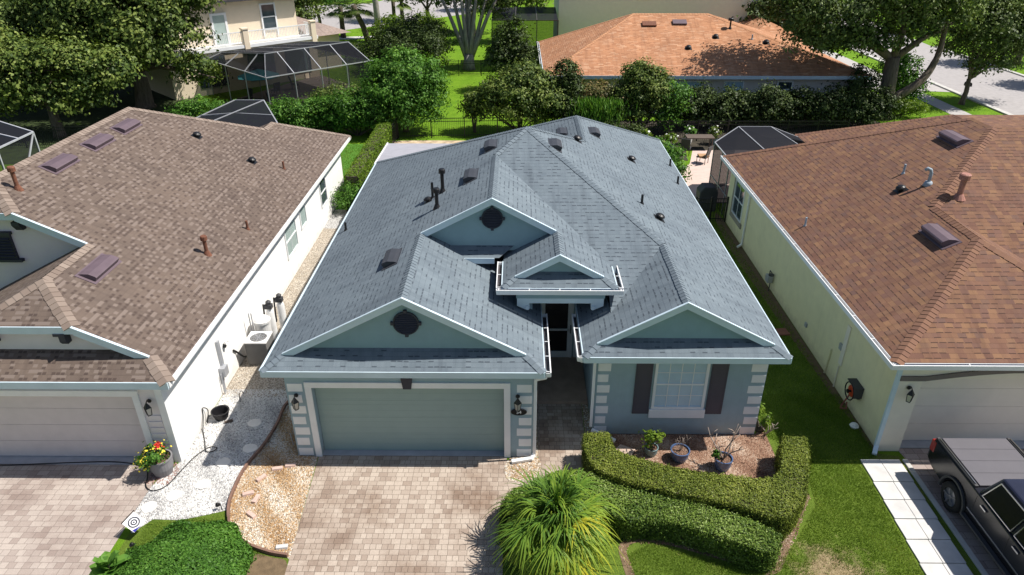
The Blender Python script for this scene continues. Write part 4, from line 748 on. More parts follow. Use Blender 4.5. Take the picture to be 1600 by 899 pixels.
b_ = MB(); q = Vector((13.02, 21.1, zc(13.02))); b_.tube([q-Vector((0, 0, .1)), q+Vector((0, 0, .38)), q+Vector((-.03, .02, .47)), q+Vector((-.12, .04, .51)), q+Vector((-.19, .05, .45))], [.05, .05, .055, .055, .05], 10); b_.lathe([(.16, -.05), (.1, .1)], q, 12); b_.build('flue_pipe', 'lead', croof, smooth=True)
pipe(croof, (13.45, 20.1, zf(20.1)), .75, .085, 'copper', (.16, .2), name='flue_pipe')
b_ = MB(); b_.bar((15.4, 18.6, zf(18.6)), (15.4, 19.3, zf(19.3)), .5, .5); b_.build('roof_vent', 'vent_blue', croof)
lantern('black wall lantern on the cream house, left of its garage door', 9.72, 14.08, 1.95)

# ================================================================ HOUSES BEHIND
O = thing('orange_roofed_house', 'greige house with a broad orange shingle hip roof behind the hedge', 'house', (12.5, 54, 0))
o0 = (1.75, 47.55, 2.72); o1 = (23.45, 47.55, 2.72); o2 = (23.45, 61, 2.72); o3 = (1.75, 61, 2.72); oA = (8.4, 54.3, 5.75); oB = (13.9, 54.3, 5.75)
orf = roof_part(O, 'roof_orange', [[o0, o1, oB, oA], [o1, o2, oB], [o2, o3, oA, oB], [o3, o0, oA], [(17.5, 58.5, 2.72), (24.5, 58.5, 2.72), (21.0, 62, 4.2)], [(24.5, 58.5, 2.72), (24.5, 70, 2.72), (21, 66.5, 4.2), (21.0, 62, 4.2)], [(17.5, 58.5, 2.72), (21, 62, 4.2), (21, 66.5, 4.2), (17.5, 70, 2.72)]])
for a, b, n1, n2 in ((o0, oA, (-.45, 0, 1), (0, -.45, 1)), (o3, oA, (-.45, 0, 1), (0, .45, 1)), (oA, oB, (0, -.45, 1), (0, .45, 1)), (o1, oB, (.45, 0, 1), (0, -.45, 1))): ridge_cap(orf, a, b, n1, n2, 'cap_orange', .17, .2)
MB().box(2.3, 23.0, 48.1, 60.5, 0, 2.6).build('wall', 'orange_wall', O)
b_ = MB(); fascia(b_, o0, o1, .22, .04); fascia(b_, o3, o0, .22, .04, (-1, 0, 0)); b_.build('fascia', 'trim_blue', O)
gutter(O, (1.72, 47.5, 2.73), (1.72, 61, 2.73), (-1, 0, 0), brackets=1.2)
window(O, 10.0, 12.4, .5, 2.2, 48.1, cols=2, rows=1, pane='blind', fw=.08, sash=False); window(O, 14.0, 15.2, .5, 2.2, 48.1, cols=1, rows=1, pane='blind', fw=.08, sash=False); window(O, 17.6, 18.5, 1.75, 2.2, 48.1, cols=1, rows=1, fw=.1, sash=False)
b_ = MB(); b_.bar((23.2, 47.7, 2.6), (22.9, 48.0, 2.4), .12, .1); b_.bar((22.9, 48.03, 2.4), (22.9, 48.03, .1), .13, .1); b_.build('downspout', 'white', O)
zo = lambda y: 2.72+.449*(y-47.55)
for x, y in ((11.6, 53.2), (9.4, 53.0)): b_ = MB(); p, u, d, n = frame_on((x, y, zo(y)), (0, -.449, 1), (0, -1, 0)); b_.obox(p+n*.08, u*.5, d*.26, n*.05); b_.build('roof_vent', 'vent_purple' if x > 10 else 'rust', orf)
for x, y in ((11.8, 50.4), (13.9, 51.6), (17.3, 51.0)): small_vent(orf, (x, y, zo(y)), (0, -.449, 1), (0, -1, 0), 'vent_blue', .2)
pipe(orf, (15.1, 52.6, zo(52.6)), .7, .06, 'black', (.2, .2)); pipe(orf, (16.4, 51.4, zo(51.4)), .3, .05, 'lead')

Y2 = thing('sage_house', 'pale sage two-storey house rising behind the orange roof', 'house', (12, 67, 0))
MB().box(3.6, 20.3, 66, 75, 0, 9).build('wall', 'green_wall', Y2)
b_ = MB(); b_.prism([(20.3, 66, 9.01), (3.0, 65.5, 9.01), (3.0, 75.5, 9.01), (20.9, 75.5, 9.01), (20.9, 65.5, 9.01)], (0, 0, .15)); b_.build('soffit', 'white', Y2)
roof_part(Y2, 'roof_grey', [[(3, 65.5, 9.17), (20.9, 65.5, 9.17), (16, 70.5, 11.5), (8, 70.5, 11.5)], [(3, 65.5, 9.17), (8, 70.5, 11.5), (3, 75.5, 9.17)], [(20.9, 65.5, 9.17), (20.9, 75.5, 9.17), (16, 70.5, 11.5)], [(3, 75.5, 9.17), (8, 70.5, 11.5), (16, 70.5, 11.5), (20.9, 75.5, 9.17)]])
window(Y2, 10.6, 11.6, 5.55, 7.0, 66, cols=1, rows=1, pane='blind', fw=.12); MB().box(20.4, 20.9, 65.7, 75, 5.2, 5.7).build('trim_band', 'white', Y2)
P3 = thing('far_flat_house', 'distant pale low-roofed house at the end of the street, right of the sage house', 'house', (26, 82, 0))
MB().box(21.5, 32, 80, 90, 0, 3.2).build('wall', 'orange_wall', P3); roof_part(P3, 'roof_grey', [[(21, 79.5, 3.2), (32.5, 79.5, 3.2), (29, 85, 5.0), (24.5, 85, 5.0)], [(21, 79.5, 3.2), (24.5, 85, 5), (21, 90.5, 3.2)], [(32.5, 79.5, 3.2), (32.5, 90.5, 3.2), (29, 85, 5)], [(21, 90.5, 3.2), (24.5, 85, 5), (29, 85, 5), (32.5, 90.5, 3.2)]]); b_ = MB(); [b_.box(x, x+1.6, 79.9, 79.99, .4, 2.2) for x in (23.5, 28)]; b_.build('window', 'glass', P3)

# two-storey house at an angle, with its balcony
BX = Vector((-16.75, 47.24, 0)); e1 = Vector((.70, .714, 0)); e2 = Vector((-.714, .70, 0))
loc3 = lambda a, b, z: BX+e1*a+e2*b+Vector((0, 0, z))
def lbox(mb, a0, a1, b0, b1, z0_, z1_): return mb.obox(loc3((a0+a1)/2, (b0+b1)/2, (z0_+z1_)/2), e1*(a1-a0)/2, e2*(b1-b0)/2, (0, 0, (z1_-z0_)/2))
BX0 = BX.copy(); BX = BX+e1*1.3+Vector((0, 0, .42))
G = thing('balcony_house', 'tan two-storey house with a white-railed balcony above the big pool screen', 'house', loc3(2, 12, 0))
b_ = MB(); lbox(b_, -4, 7.4, 10.6, 20, 2.86, 6.0); b_.build('upper_wall', 'beige', G)
b_ = MB(); lbox(b_, -4, 8.15, 9.25, 20, -.42, 2.6); lbox(b_, 8.17, 11.6, 11.2, 18, -.42, 2.5); b_.build('lower_wall', 'beige', G)
b_ = MB(); lbox(b_, -4, 8.3, 9.1, 10.58, 2.61, 2.85); b_.build('balcony_floor', 'white', G)
rv = [loc3(a, b, 6.05+z) for a, b, z in ((-4.5, 9.9, 0), (8.0, 9.9, 0), (8.0, 20.6, 0), (-4.5, 20.6, 0), (3, 15.2, 2.4), (0, 15.2, 2.4))]
grf = roof_part(G, 'roof_grey', [[rv[0], rv[1], rv[4], rv[5]], [rv[1], rv[2], rv[4]], [rv[2], rv[3], rv[5], rv[4]], [rv[3], rv[0], rv[5]]])
b_ = MB(); lbox(b_, -4.5, 8.0, 9.9, 9.94, 5.86, 6.04); lbox(b_, 7.96, 8.0, 9.94, 20.6, 5.86, 6.04); b_.build('fascia', 'cladding', G)
lw = [loc3(a, b, z) for a, b, z in ((8.2, 10.4, 2.55), (12.4, 10.4, 2.55), (12.4, 18.6, 2.55), (8.2, 18.6, 2.55), (8.2, 14.5, 4.2))]
roof_part(G, 'roof_grey', [[lw[0], lw[1], lw[4]], [lw[1], lw[2], lw[4]], [lw[2], lw[3], lw[4]]], 'roof', 'low hip roof over the single-storey wing')
rl = MB()
for a0_, a1_ in ((-3.9, 1.9), (2.3, 7.7)):
    lbox(rl, a0_, a1_, 9.2, 9.27, 3.75, 3.82); lbox(rl, a0_, a1_, 9.21, 9.26, 2.95, 3.0)
    for a in np.arange(a0_+.06, a1_, .13): lbox(rl, a, a+.035, 9.215, 9.25, 3.0, 3.75)
for b in np.arange(9.4, 10.5, .13): lbox(rl, 7.98, 8.02, b, b+.035, 2.9, 3.75)
lbox(rl, 7.96, 8.04, 9.4, 10.6, 3.75, 3.82); rl.build('balcony_railing', 'white', G)
for a in (1.9, 7.75): b_ = MB(); lbox(b_, a, a+.42, 9.05, 9.45, 2.4, 3.95); lbox(b_, a-.05, a+.47, 9.0, 9.5, 3.95, 4.05); b_.build('balcony_post', 'beige', G)
b_ = MB(); lbox(b_, 4.3, 4.42, 10.5, 10.6, 3.05, 5.5); lbox(b_, 5.5, 5.62, 10.5, 10.6, 3.05, 5.5); lbox(b_, 4.42, 5.5, 10.5, 10.6, 5.38, 5.5); lbox(b_, 4.42, 5.5, 10.5, 10.6, 3.5, 3.6); lbox(b_, 4.42, 5.5, 10.5, 10.6, 4.45, 4.53); w_ = b_.build('window', 'white', G)
b_ = MB(); lbox(b_, 4.42, 5.5, 10.54, 10.598, 3.6, 5.38); b_.build('pane', 'glass', w_)
b_ = MB(); lbox(b_, .2, .38, 10.5, 10.6, 2.87, 5.1); lbox(b_, 1.3, 1.48, 10.5, 10.6, 2.87, 5.1); lbox(b_, .38, 1.3, 10.5, 10.6, 4.95, 5.1); w_ = b_.build('door', 'white', G); b_ = MB(); lbox(b_, .38, 1.3, 10.53, 10.598, 2.87, 4.95); b_.build('pane', 'glass_green', w_)
for a in (-2, 2.0, 5.2): b_ = MB(); lbox(b_, a, a+2.2, 9.19, 9.247, .1, 2.3); b_.build('sliding_door', 'glass', G)

BX = BX0
# ================================================================ SCREEN ENCLOSURES
def enclosure(name, label, base, bars, panels, roofs, frame='alu', r=.06, loc=(0, 0, 0)):
    o = thing(name, label, 'pool screen', loc); m = MB()
    for a, b in bars: m.bar(a, b, r, r)
    m.build('frame', frame, o); m = MB()
    for p in panels: m.poly(*p)
    if panels: m.build('wall_screen', 'screen', o)
    m = MB()
    for p in roofs: m.poly(*p)
    m.build('roof_screen', 'screen_roof', o); return o
def L3(a, b, z): return tuple(loc3(a, b, z))
AA = [0, 2.1, 4.2, 6.3, 8.3]; bars = []; pan = []; rfs = []
for a in AA: bars += [(L3(a, 0, 0), L3(a, 0, 2.6)), (L3(a, 0, 2.6), L3(min(max(a, 1.2), 7.9), 2.0, 3.75)), (L3(min(max(a, 1.2), 7.9), 2.0, 3.75), L3(min(max(a, 1.2), 7.9), 9.0, 2.95))]
for b in (3, 6, 9): bars += [(L3(0, b, 0), L3(0, b, 2.6)), (L3(0, b, 2.6), L3(1.2, max(b, 2), 3.75-(b-2)*.114)), (L3(8.3, b, 0), L3(8.3, b, 2.6))]
bars += [(L3(0, 0, 2.6), L3(8.9, 0, 2.6)), (L3(0, 0, 2.6), L3(0, 9, 2.6)), (L3(1.2, 2, 3.75), L3(7.9, 2, 3.75)), (L3(1.2, 2, 3.75), L3(1.2, 9, 2.95)), (L3(0, 0, 2.6), L3(1.2, 2, 3.75)), (L3(8.3, 0, 2.6), L3(8.3, 9, 2.6)), (L3(8.9, 0, 2.6), L3(8.9, 0, 0))]
for a, b in zip(AA[:-1], AA[1:]): pan.append([L3(a, 0, 0), L3(b, 0, 0), L3(b, 0, 2.6), L3(a, 0, 2.6)])
pan += [[L3(0, 0, 0), L3(0, 9, 0), L3(0, 9, 2.6), L3(0, 0, 2.6)], [L3(0, 0, 2.6), L3(8.3, 0, 2.6), L3(7.9, 2, 3.75), L3(1.2, 2, 3.75)], [L3(0, 0, 2.6), L3(1.2, 2, 3.75), L3(1.2, 9, 2.95), L3(0, 9, 2.6)], [L3(8.3, 0, 0), L3(8.3, 9, 0), L3(8.3, 9, 2.6), L3(8.3, 0, 2.6)]]
rfs = [[L3(1.2, 2, 3.75), L3(7.9, 2, 3.75), L3(7.9, 9, 2.95), L3(1.2, 9, 2.95)], [L3(8.3, 0, 2.6), L3(8.3, 9, 2.6), L3(7.9, 9, 2.95), L3(7.9, 2, 3.75)]]
enclosure('pool_enclosure', 'large dark screened pool enclosure with grey frame below the white balcony', None, bars, pan, rfs, loc=tuple(loc3(0, 0, 0)))
um = thing('parasol', 'teal garden parasol open inside the large pool screen', 'parasol', tuple(loc3(1.6, 4.3, 0)), None); q = loc3(1.6, 4.3, 0)
MB().tube([q, q+Vector((0, 0, 2.35))], .03, 8).build('pole', 'alu', um); MB().lathe([(1.55, 1.85), (.8, 2.12), (.03, 2.35)], q, 8, cap=(False, True)).build('canopy', 'teal', um)
def lounger(label, c, ang, group=None):
    o = thing('patio_chair', label, 'chair', c, group); d = Vector((math.cos(ang), math.sin(ang), 0)); n = Vector((-d.y, d.x, 0)); c = Vector(c)
    b = MB(); b.obox(c+Vector((0, 0, .38)), d*.28, n*.26, (0, 0, .03)); b.build('seat', 'cladding', o); b = MB(); b.obox(c-d*.3+Vector((0, 0, .68)), d*.03-Vector((0, 0, .0)), n*.26, (-d*.08+Vector((0, 0, .32)))); b.build('backrest', 'cladding', o)
    for i in (-1, 1):
        for j in (-1, 1): MB().bar(c+d*.24*i+n*.22*j, c+d*.24*i+n*.22*j+Vector((0, 0, .36)), .03, .03).build('leg', 'black', o)
    return o
for i, (a, b, an) in enumerate(((1.6, 2.6, 1), (-.0+.6, 4.6, 4), (3.3, 5.5, 2.4), (5.4, 6.3, .5))): lounger(('dark patio chair just right of the teal parasol', 'dark patio chair behind the teal parasol pole', 'dark patio chair at the middle of the pool deck', 'dark patio chair at the far end of the pool deck')[i], tuple(loc3(a, b, .01)), an, 'patio chairs inside the pool screen')
lx = lambda x, y, z: (x, y, z)
enclosure('lanai_enclosure', 'small dark screen roof poking up behind the tan-roofed house', None,
 [((-17.3, 35.4, 2.7), (-15.6, 38.6, 3.2)), ((-15.6, 38.6, 3.2), (-14.0, 38.6, 3.2)), ((-14.0, 38.6, 3.2), (-12.4, 35.6, 2.75)), ((-14.0, 38.6, 3.2), (-16.4, 34.0, 2.75)), ((-15.0, 36.7, 2.98), (-12.9, 36.6, 2.9)), ((-16.7, 36.5, 2.9), (-15.0, 36.7, 2.98)), ((-12.4, 35.6, 2.75), (-12.4, 35.6, 0)), ((-12.4, 35.6, 2.75), (-12.6, 33.2, 2.75)), ((-17.3, 35.4, 0), (-17.3, 35.4, 2.7))],
 [[(-12.4, 35.6, 0), (-12.6, 33.2, 0), (-12.6, 33.2, 2.75), (-12.4, 35.6, 2.75)]],
 [[(-17.3, 35.4, 2.7), (-16.4, 34, 2.75), (-14, 38.6, 3.2), (-15.6, 38.6, 3.2)], [(-16.4, 34.0, 2.75), (-12.6, 33.2, 2.75), (-12.4, 35.6, 2.75), (-14, 38.6, 3.2)]], loc=(-15, 36, 0))
enclosure('side_enclosure', 'dark screened enclosure with white frame at the left edge behind the tan roof', None,
 [((-24.4, 34.4, 2.6), (-24.4, 34.4, 0)), ((-24.4, 34.4, 2.6), (-24.35, 27.8, 2.6)), ((-24.4, 34.4, 2.6), (-30, 37.5, 2.9)), ((-24.38, 31.6, 2.6), (-24.4, 31.6, 0)), ((-24.4, 34.4, 2.6), (-24.4, 32.2, 0)), ((-24.38, 31.6, 2.6), (-30, 33.4, 2.9)), ((-24.38, 33, 1.4), (-24.4, 34.4, 1.4)), ((-24.4, 33.2, 2.62), (-30, 35.6, 2.9))],
 [[(-24.4, 34.4, 0), (-24.4, 27, 0), (-24.4, 27, 2.6), (-24.4, 34.4, 2.6)]], [[(-24.4, 34.4, 2.6), (-24.4, 27, 2.6), (-31, 27, 2.95), (-31, 38, 2.95)]], 'alu_white', .075, loc=(-27, 33, 0))
rr = [(9.5, 32.9, 2.6), (11.0, 34.4, 2.95), (12.6, 34.4, 2.95), (13.9, 32.9, 2.7)]
enclosure('rear_enclosure', 'dark screened lanai with light frame behind the brown-roofed house', None,
 [(rr[0], rr[1]), (rr[1], rr[2]), (rr[2], rr[3]), (rr[1], (11.2, 29.7, 2.9)), (rr[2], (13.0, 29.7, 3.0)), (rr[0], (9.5, 29.9, 2.6)), (rr[0], (9.5, 32.9, 0)), ((9.5, 31.4, 0), (9.5, 31.4, 2.6)), ((9.5, 30.2, 0), (9.5, 30.2, 2.6)), ((9.5, 29.9, 1), (9.5, 32.9, 1)), (rr[3], (13.9, 30, 2.9))],
 [[(9.5, 29.7, 0), (9.5, 32.9, 0), (9.5, 32.9, 2.6), (9.5, 29.7, 2.6)], [(9.5, 32.9, 0), (11, 34.4, 0), rr[1], rr[0]]], [[rr[0], rr[1], (11.2, 29.7, 2.9), (9.5, 29.9, 2.6)], [rr[1], rr[2], (13, 29.7, 3.0), (11.2, 29.7, 2.9)], [rr[2], rr[3], (13.9, 30, 2.9), (13, 29.7, 3)]], 'alu', .045, loc=(11, 32, 0))
enclosure('back_enclosure', 'tall black screened enclosure beside the sage two-storey house', None,
 [((-2.2, 62.5, 4.2), (3.4, 62.5, 4.2)), ((-2.2, 62.5, 0), (-2.2, 62.5, 4.2)), ((-.2, 62.5, 0), (-.2, 62.5, 4.2)), ((1.6, 62.5, 0), (1.6, 62.5, 4.2)), ((3.4, 62.5, 0), (3.4, 62.5, 4.2)), ((-2.2, 62.5, 4.2), (-2.2, 68, 4.6)), ((-.2, 62.5, 4.2), (-.2, 68, 4.6)), ((1.6, 62.5, 4.2), (1.6, 68, 4.6)), ((-2.2, 62.5, 2.1), (3.4, 62.5, 2.1))],
 [[(-2.2, 62.5, 0), (3.4, 62.5, 0), (3.4, 62.5, 4.2), (-2.2, 62.5, 4.2)]], [[(-2.2, 62.5, 4.2), (3.4, 62.5, 4.2), (3.4, 68, 4.6), (-2.2, 68, 4.6)]], 'alu_dark', .07, loc=(.6, 64, 0))

# ================================================================ FENCES
def fence(label, a, b, post=1.85, h=1.25, gap=.115, name='metal_fence'):
    a, b = Vector(a), Vector(b); L = (b-a).length; d = (b-a)/L; k = max(1, round(L/post)); o = thing(name, label, 'fence', tuple((a+b)/2))
    m = MB()
    for z in (.16, h-.22, h-.03): m.bar(a+Vector((0, 0, z)), b+Vector((0, 0, z)), .03, .035)
    for i in range(int(L/gap)): p = a+d*(i+.5)*gap; m.bar(p+Vector((0, 0, .05)), p+Vector((0, 0, h-.02)), .016, .016)
    m.build('picket_panel', 'black', o)
    for i in range(k+1): p = a+d*L*i/k; MB().bar(p, p+Vector((0, 0, h+.06)), .06, .06).build('post', 'black', o)
    return o
fence('black metal picket fence along the bright lawn behind the blue-grey bungalow', (-7.35, 42.2, 0), (.8, 42.7, 0))
fence('short black picket fence running back beside the clipped column hedge', (-7.55, 38.2, 0), (-7.4, 42.1, 0))
fence('black picket fence across the back of the bright lawn by the pale-trunked tree', (-6.9, 60.6, 0), (-1.2, 60.6, 0))
fence('dark picket fence under the big left trees behind the tan roof', (-33, 40.0, 0), (-19.5, 40.6, 0))
fence('low black gate and fence between the bungalow and the cream house', (8.0, 29.3, 0), (9.4, 29.3, 0), .7, 1.15, name='metal_gate')
fence('black metal fence in front of the dark rear hedge', (5.5, 41.8, 0), (20, 41.9, 0))

# ================================================================ TREES AND BACKGROUND PLANTS
G1 = 'trees beyond the back gardens'
tree('oak_tree', 'big spreading dark oak with pale thick trunk right of the left tree group', (-26.6, 49.8, 0), [(-26.4, 50.5, 6.6, 3.8, 4, 2.5), (-24.1, 50.0, 5.5, 2.5, 2.8, 2.4), (-23.0, 50.5, 7.4, 2.1, 2.4, 1.8), (-28.8, 49.5, 5.4, 3.0, 3.0, 2.3), (-25.0, 48.2, 4.5, 2.4, 2.2, 1.8), (-22.3, 49.5, 2.4, 1.2, 1.3, 1.5), (-26.0, 52, 9, 5, 4, 2)], 40000, .27, 'L_mag', .75, .55, 2.9, group=G1)
tree('oak_tree', 'lower broad-leaved tree in front of the left group, over the side screen', (-28.5, 42.5, 0), [(-30.6, 43, 4.0, 2.3, 2.2, 1.7), (-27.8, 43.3, 3.9, 2.3, 2.2, 1.6), (-25.4, 44, 3.6, 2.0, 2, 1.4), (-33, 44, 4.2, 2.2, 2.2, 1.9), (-29.4, 42.5, 2.5, 2.4, 1.6, 1.3), (-26.4, 43.2, 2.4, 1.8, 1.5, 1.1), (-32.6, 42.6, 2.6, 2.2, 1.8, 1.6)], 24000, .25, 'L_mag', .7, .3, 2.0, group=G1)
tree('oak_tree', 'shaded dark tree in the far top left corner', (-37, 57, 0), [(-39, 57, 6.5, 3.5, 3.2, 3.0), (-35.2, 58, 6.3, 3.2, 3.2, 3.0), (-31.8, 58, 6.3, 3.2, 3.0, 3.0), (-42.5, 56, 5.5, 3, 3, 3), (-36, 56, 3.4, 4, 2.5, 2), (-30.5, 55.5, 4.2, 2.4, 2.2, 2.2), (-38, 54, 7.5, 3, 2.5, 2), (-36.5, 51, 2.6, 3.4, 2.5, 2.4), (-41, 51, 3.2, 3.4, 2.5, 2.6), (-32.5, 53, 2.4, 2.6, 2.2, 2.2)], 36000, .30, 'L_oak', .8, .45, 3.2, 'bark_dark', group=G1)
tree('oak_tree', 'dark tree filling the gap behind the left pair of oaks', (-31, 50, 0), [(-32, 50.5, 5.6, 3, 2.6, 2.2), (-34.6, 48.8, 5.2, 2.6, 2.4, 2.2), (-30, 49, 7.2, 2.4, 2.4, 1.6), (-31.5, 48.5, 2.4, 2.6, 2, 2.0), (-35, 47, 3.0, 2.4, 2, 2.2)], 18000, .27, 'L_oak', .8, .3, 2.4, 'bark_dark', group=G1)
tree('oak_tree', 'great oak with forked mossy trunk leaning over the hedge on the right', (24.6, 47.2, 0), [(20.7, 48, 6.0, 2.8, 2.8, 1.9), (18.2, 48.2, 6.6, 1.9, 2.2, 1.7), (23.8, 47.6, 6.9, 2.6, 2.6, 1.7), (21, 47.5, 4.9, 2.0, 2, 1.2), (19.4, 48, 4.9, 1.4, 1.6, .9), (27.0, 49, 6.6, 2.6, 2.6, 1.8), (17.4, 48.6, 7.9, 2.2, 2.4, 1.6), (25, 46.5, 8.3, 3.4, 3, 1.6), (23.0, 46.9, 5.2, 1.2, 1.2, .9), (25.6, 48, 5.6, 1.6, 1.6, 1.2)], 36000, .23, 'L_oak', .65, .5, 4.0, group=G1, lean=(-.2, 0), limbs=[(20.7, 48, 5.6, 2, 2, 1), (28.4, 48.6, 5.9, 1.5, 1.5, 1), (24.2, 47.6, 7.5, 2, 2, 1), (18.6, 48.2, 6.2, 1.6, 1.6, 1)], inner=.12)
b_ = MB(); b_.tube(smoothline([(24.5, 47.1, 1.2), (25.6, 47.1, 1.75), (26.7, 47.3, 2.5), (27.5, 47.7, 3.7), (27.8, 48.1, 5.0), (27.9, 48.5, 6.2)], 4), list(np.linspace(.33, .13, 21)), 9); tr_ = [o for o in sc.objects if o.name.startswith('oak_tree')][-1]
lb = b_.build('limb', 'bark', tr_, smooth=True)
tree('street_tree', 'slim-trunked street tree on the grass verge beside the mailbox', (32.2, 51.1, 0), [(33.1, 51.6, 4.6, 2.0, 2, 1.7), (31.5, 51.4, 4.1, 1.5, 1.5, 1.3), (34.9, 52, 4.6, 1.7, 1.8, 1.6), (33.4, 51.2, 2.9, 1.5, 1.5, .9), (34.9, 52.2, 6.6, 2, 2, 1.5), (31.7, 52, 6.3, 2.0, 2, 1.7), (36.3, 52.2, 3.8, 1.2, 1.4, 1.2), (32.6, 51.2, 5.4, 1.7, 1.6, 1.4)], 24000, .21, 'L_oak', .6, .17, 1.8, group=G1)
tree('round_tree', 'dense round bright green tree at the left side of the bright lawn', (-7.1, 43.8, 0), [(-7.0, 43.9, 2.75, 2.25, 2.1, 2.05), (-8.1, 43.5, 2.4, 1.45, 1.5, 1.7), (-5.75, 43.9, 2.4, 1.25, 1.4, 1.5), (-6.9, 43.1, 1.5, 2.1, 1.4, 1.2)], 24000, .17, 'L_bright', .4, .16, 1.2, group=G1, inner=.25)
tree('round_tree', 'dark oval clipped tree behind the bronze shrubs, beside the black enclosure', (-.6, 55, 0), [(-.55, 55.2, 2.9, 1.5, 1.5, 2.1), (-1.4, 55, 2.2, 1.0, 1.1, 1.4), (.2, 55, 2.1, 1.0, 1.1, 1.4)], 8000, .2, 'L_dark', .45, .14, 1.0, group=G1, inner=.3)
# pale many-stemmed tree
ct = thing('multi_stem_tree', 'pale grey many-stemmed tree fanning out behind the bright lawn', 'tree', (-4.3, 63.3, 0), G1); m = MB()
m.tube([(-4.3, 63.3, -.1), (-4.3, 63.3, .5), (-4.25, 63.3, 1.3)], [.6, .48, .42], 12)
for k, (dx, dy, h) in enumerate(((-2.5, .3, 6.4), (-1.5, .8, 7), (-.6, -.3, 7), (.2, .6, 7.2), (.9, -.2, 7), (1.9, .5, 6.8), (2.7, -.1, 6.2), (-.2, 1.2, 7))): m.tube([(-4.3+dx*.05, 63.3+dy*.1, .8), (-4.28+dx*.32, 63.3+dy*.3, 2.5), (-4.28+dx*.62, 63.3+dy*.6, 4.4), (-4.28+dx, 63.3+dy, h)], [.24, .19, .15, .10], 7)
m.build('trunk', 'bark_grey', ct, smooth=True); V, Tt = crownV([(-6.8, 63.6, 7.4, 2.6, 2.2, 1.9), (-4.2, 63.8, 8, 2.6, 2.2, 1.9), (-1.6, 63.6, 7.3, 2.4, 2.2, 1.9), (-2.0, 64.5, 5.0, 1.4, 1.3, 1.2), (-.8, 64.6, 6.2, 1.5, 1.4, 1.4)], 11000, .24, .6); quads('crown', V, Tt, 'L_oak', ct)
# shrubs along the back of the bungalow garden
G2 = 'shrubs along the back fence'
shrub('bronze_shrub', 'largest bronze-green rounded shrub left of the bungalow roof peak', [(-.3, 43.6, 1.9, 2.0, 1.8, 1.75), (.7, 43.9, 2.7, 1.5, 1.5, 1.3), (1.5, 43.6, 1.7, 1.6, 1.5, 1.5), (-1.5, 43.5, 2.2, 1.0, 1.2, 1.1), (.2, 44.2, 3.2, 1.1, 1.1, .9)], 24000, .18, 'L_mag', .36, group=G2)
shrub('bronze_shrub', 'small loose green shrub standing forward on the bright lawn', [(-2.8, 43.7, 1.75, .75, .8, .7), (-2.6, 43.6, 1.3, .5, .5, .5)], 1800, .19, 'L_mag', .35, group=G2)
shrub('bronze_shrub', 'upright dark shrub with a pointed top against the orange roof', [(3.0, 43.9, 3.2, .75, .8, 1.0), (3.3, 43.8, 2.3, 1.0, .9, 1.2), (3.0, 43.6, 1.2, 1.2, 1, 1.1)], 9000, .17, 'L_dark', .32, group=G2)
shrub('bronze_shrub', 'reddish bronze low shrub between the two taller dark shrubs', [(4.9, 43.8, 1.9, 1.25, 1, 1.1), (6.0, 43.8, 1.6, 1.1, 1, 1.1), (4.6, 43.6, 1.1, 1.2, .9, 1)], 11000, .16, 'L_olive', .32, group=G2)
shrub('bronze_shrub', 'tall spiky-topped bronze shrub in front of the orange house windows', [(7.6, 43.7, 2.9, 1.25, 1.2, 1.2), (8.4, 43.8, 2.2, 1.2, 1.2, 1.5), (7.0, 43.6, 1.7, 1.4, 1.2, 1.5), (7.6, 43.9, 3.9, .5, .5, .55), (6.9, 43.8, 3.6, .4, .4, .5), (8.8, 43.8, 3.4, .4, .4, .5)], 17000, .17, 'L_mag', .34, group=G2)
bb = thing('bamboo_clump', 'bright green upright bamboo-like clump just over the bungalow ridge', 'plant', (4.8, 42.3, 0), None); n = 2600
p = np.stack([rng.normal(4.9, .65, n), rng.normal(42.3, .3, n), rng.uniform(.3, 2.4, n)], 1); V = leafV(p, unit(rng.normal(size=(n, 3))*[1, 1, .3]), .3, .16)
t_ = unit(np.stack([rng.normal(0, .3, n), rng.normal(0, .3, n), np.ones(n)], 1)); bd = unit(np.cross(t_, rng.normal(size=(n, 3)))); V = np.stack([p-t_*.2, p+bd*.028, p+t_*.25, p-bd*.028], 1); quads('foliage', V, rng.random(n), 'L_bright', bb)
b_ = MB(); [b_.tube([(4.9+random.gauss(0, .5), 42.3+random.gauss(0, .2), 0), (4.9+random.gauss(0, .6), 42.3+random.gauss(0, .25), 2.3)], .015, 5) for i in range(22)]; b_.build('stem', 'L_lime', bb)
shrub('hedge_shrub', 'bright green shrub at the left end of the dark rear hedge', [(9.6, 43.6, 1.9, 1.0, 1, 1.3), (9.3, 43.4, 1.0, .9, .9, 1)], 3200, .18, 'L_bright', .35)
hz = []
for i in range(13): hz.append((10.6+i*1.03, 44.6+.15*math.sin(i*2.1), 1.2+.1*math.sin(i*1.7), 1.0, 1.0, 1.2+.18*math.sin(i*2.9)))
shrub('dark_hedge', 'long tall dark green hedge between the brown roof and the orange-roofed house', hz, 36000, .18, 'L_dark', .36, 'hedge')
shrub('verge_shrub', 'light green shrub right of the great oak trunk', [(26.8, 50.3, 2.0, 1.5, 1.4, 1.6), (27.6, 50.2, 1.2, 1.2, 1.2, 1.1)], 5000, .2, 'L_bright', .4)
shrub('low_shrub', 'low yellow-green shrub on the grass at the foot of the great oak', [(26.4, 47.4, .55, 1.2, .9, .55), (25.5, 48.4, .6, 1.0, .9, .6)], 3000, .15, 'L_lime', .3)
shrub('dark_bush', 'dark shrub mass left of the great oak trunk', [(23.2, 48.4, 1.6, 1.1, 1.1, 1.6), (22.6, 47.2, 1.5, .9, .9, 1.4)], 4200, .2, 'L_dark', .4)
lh = []
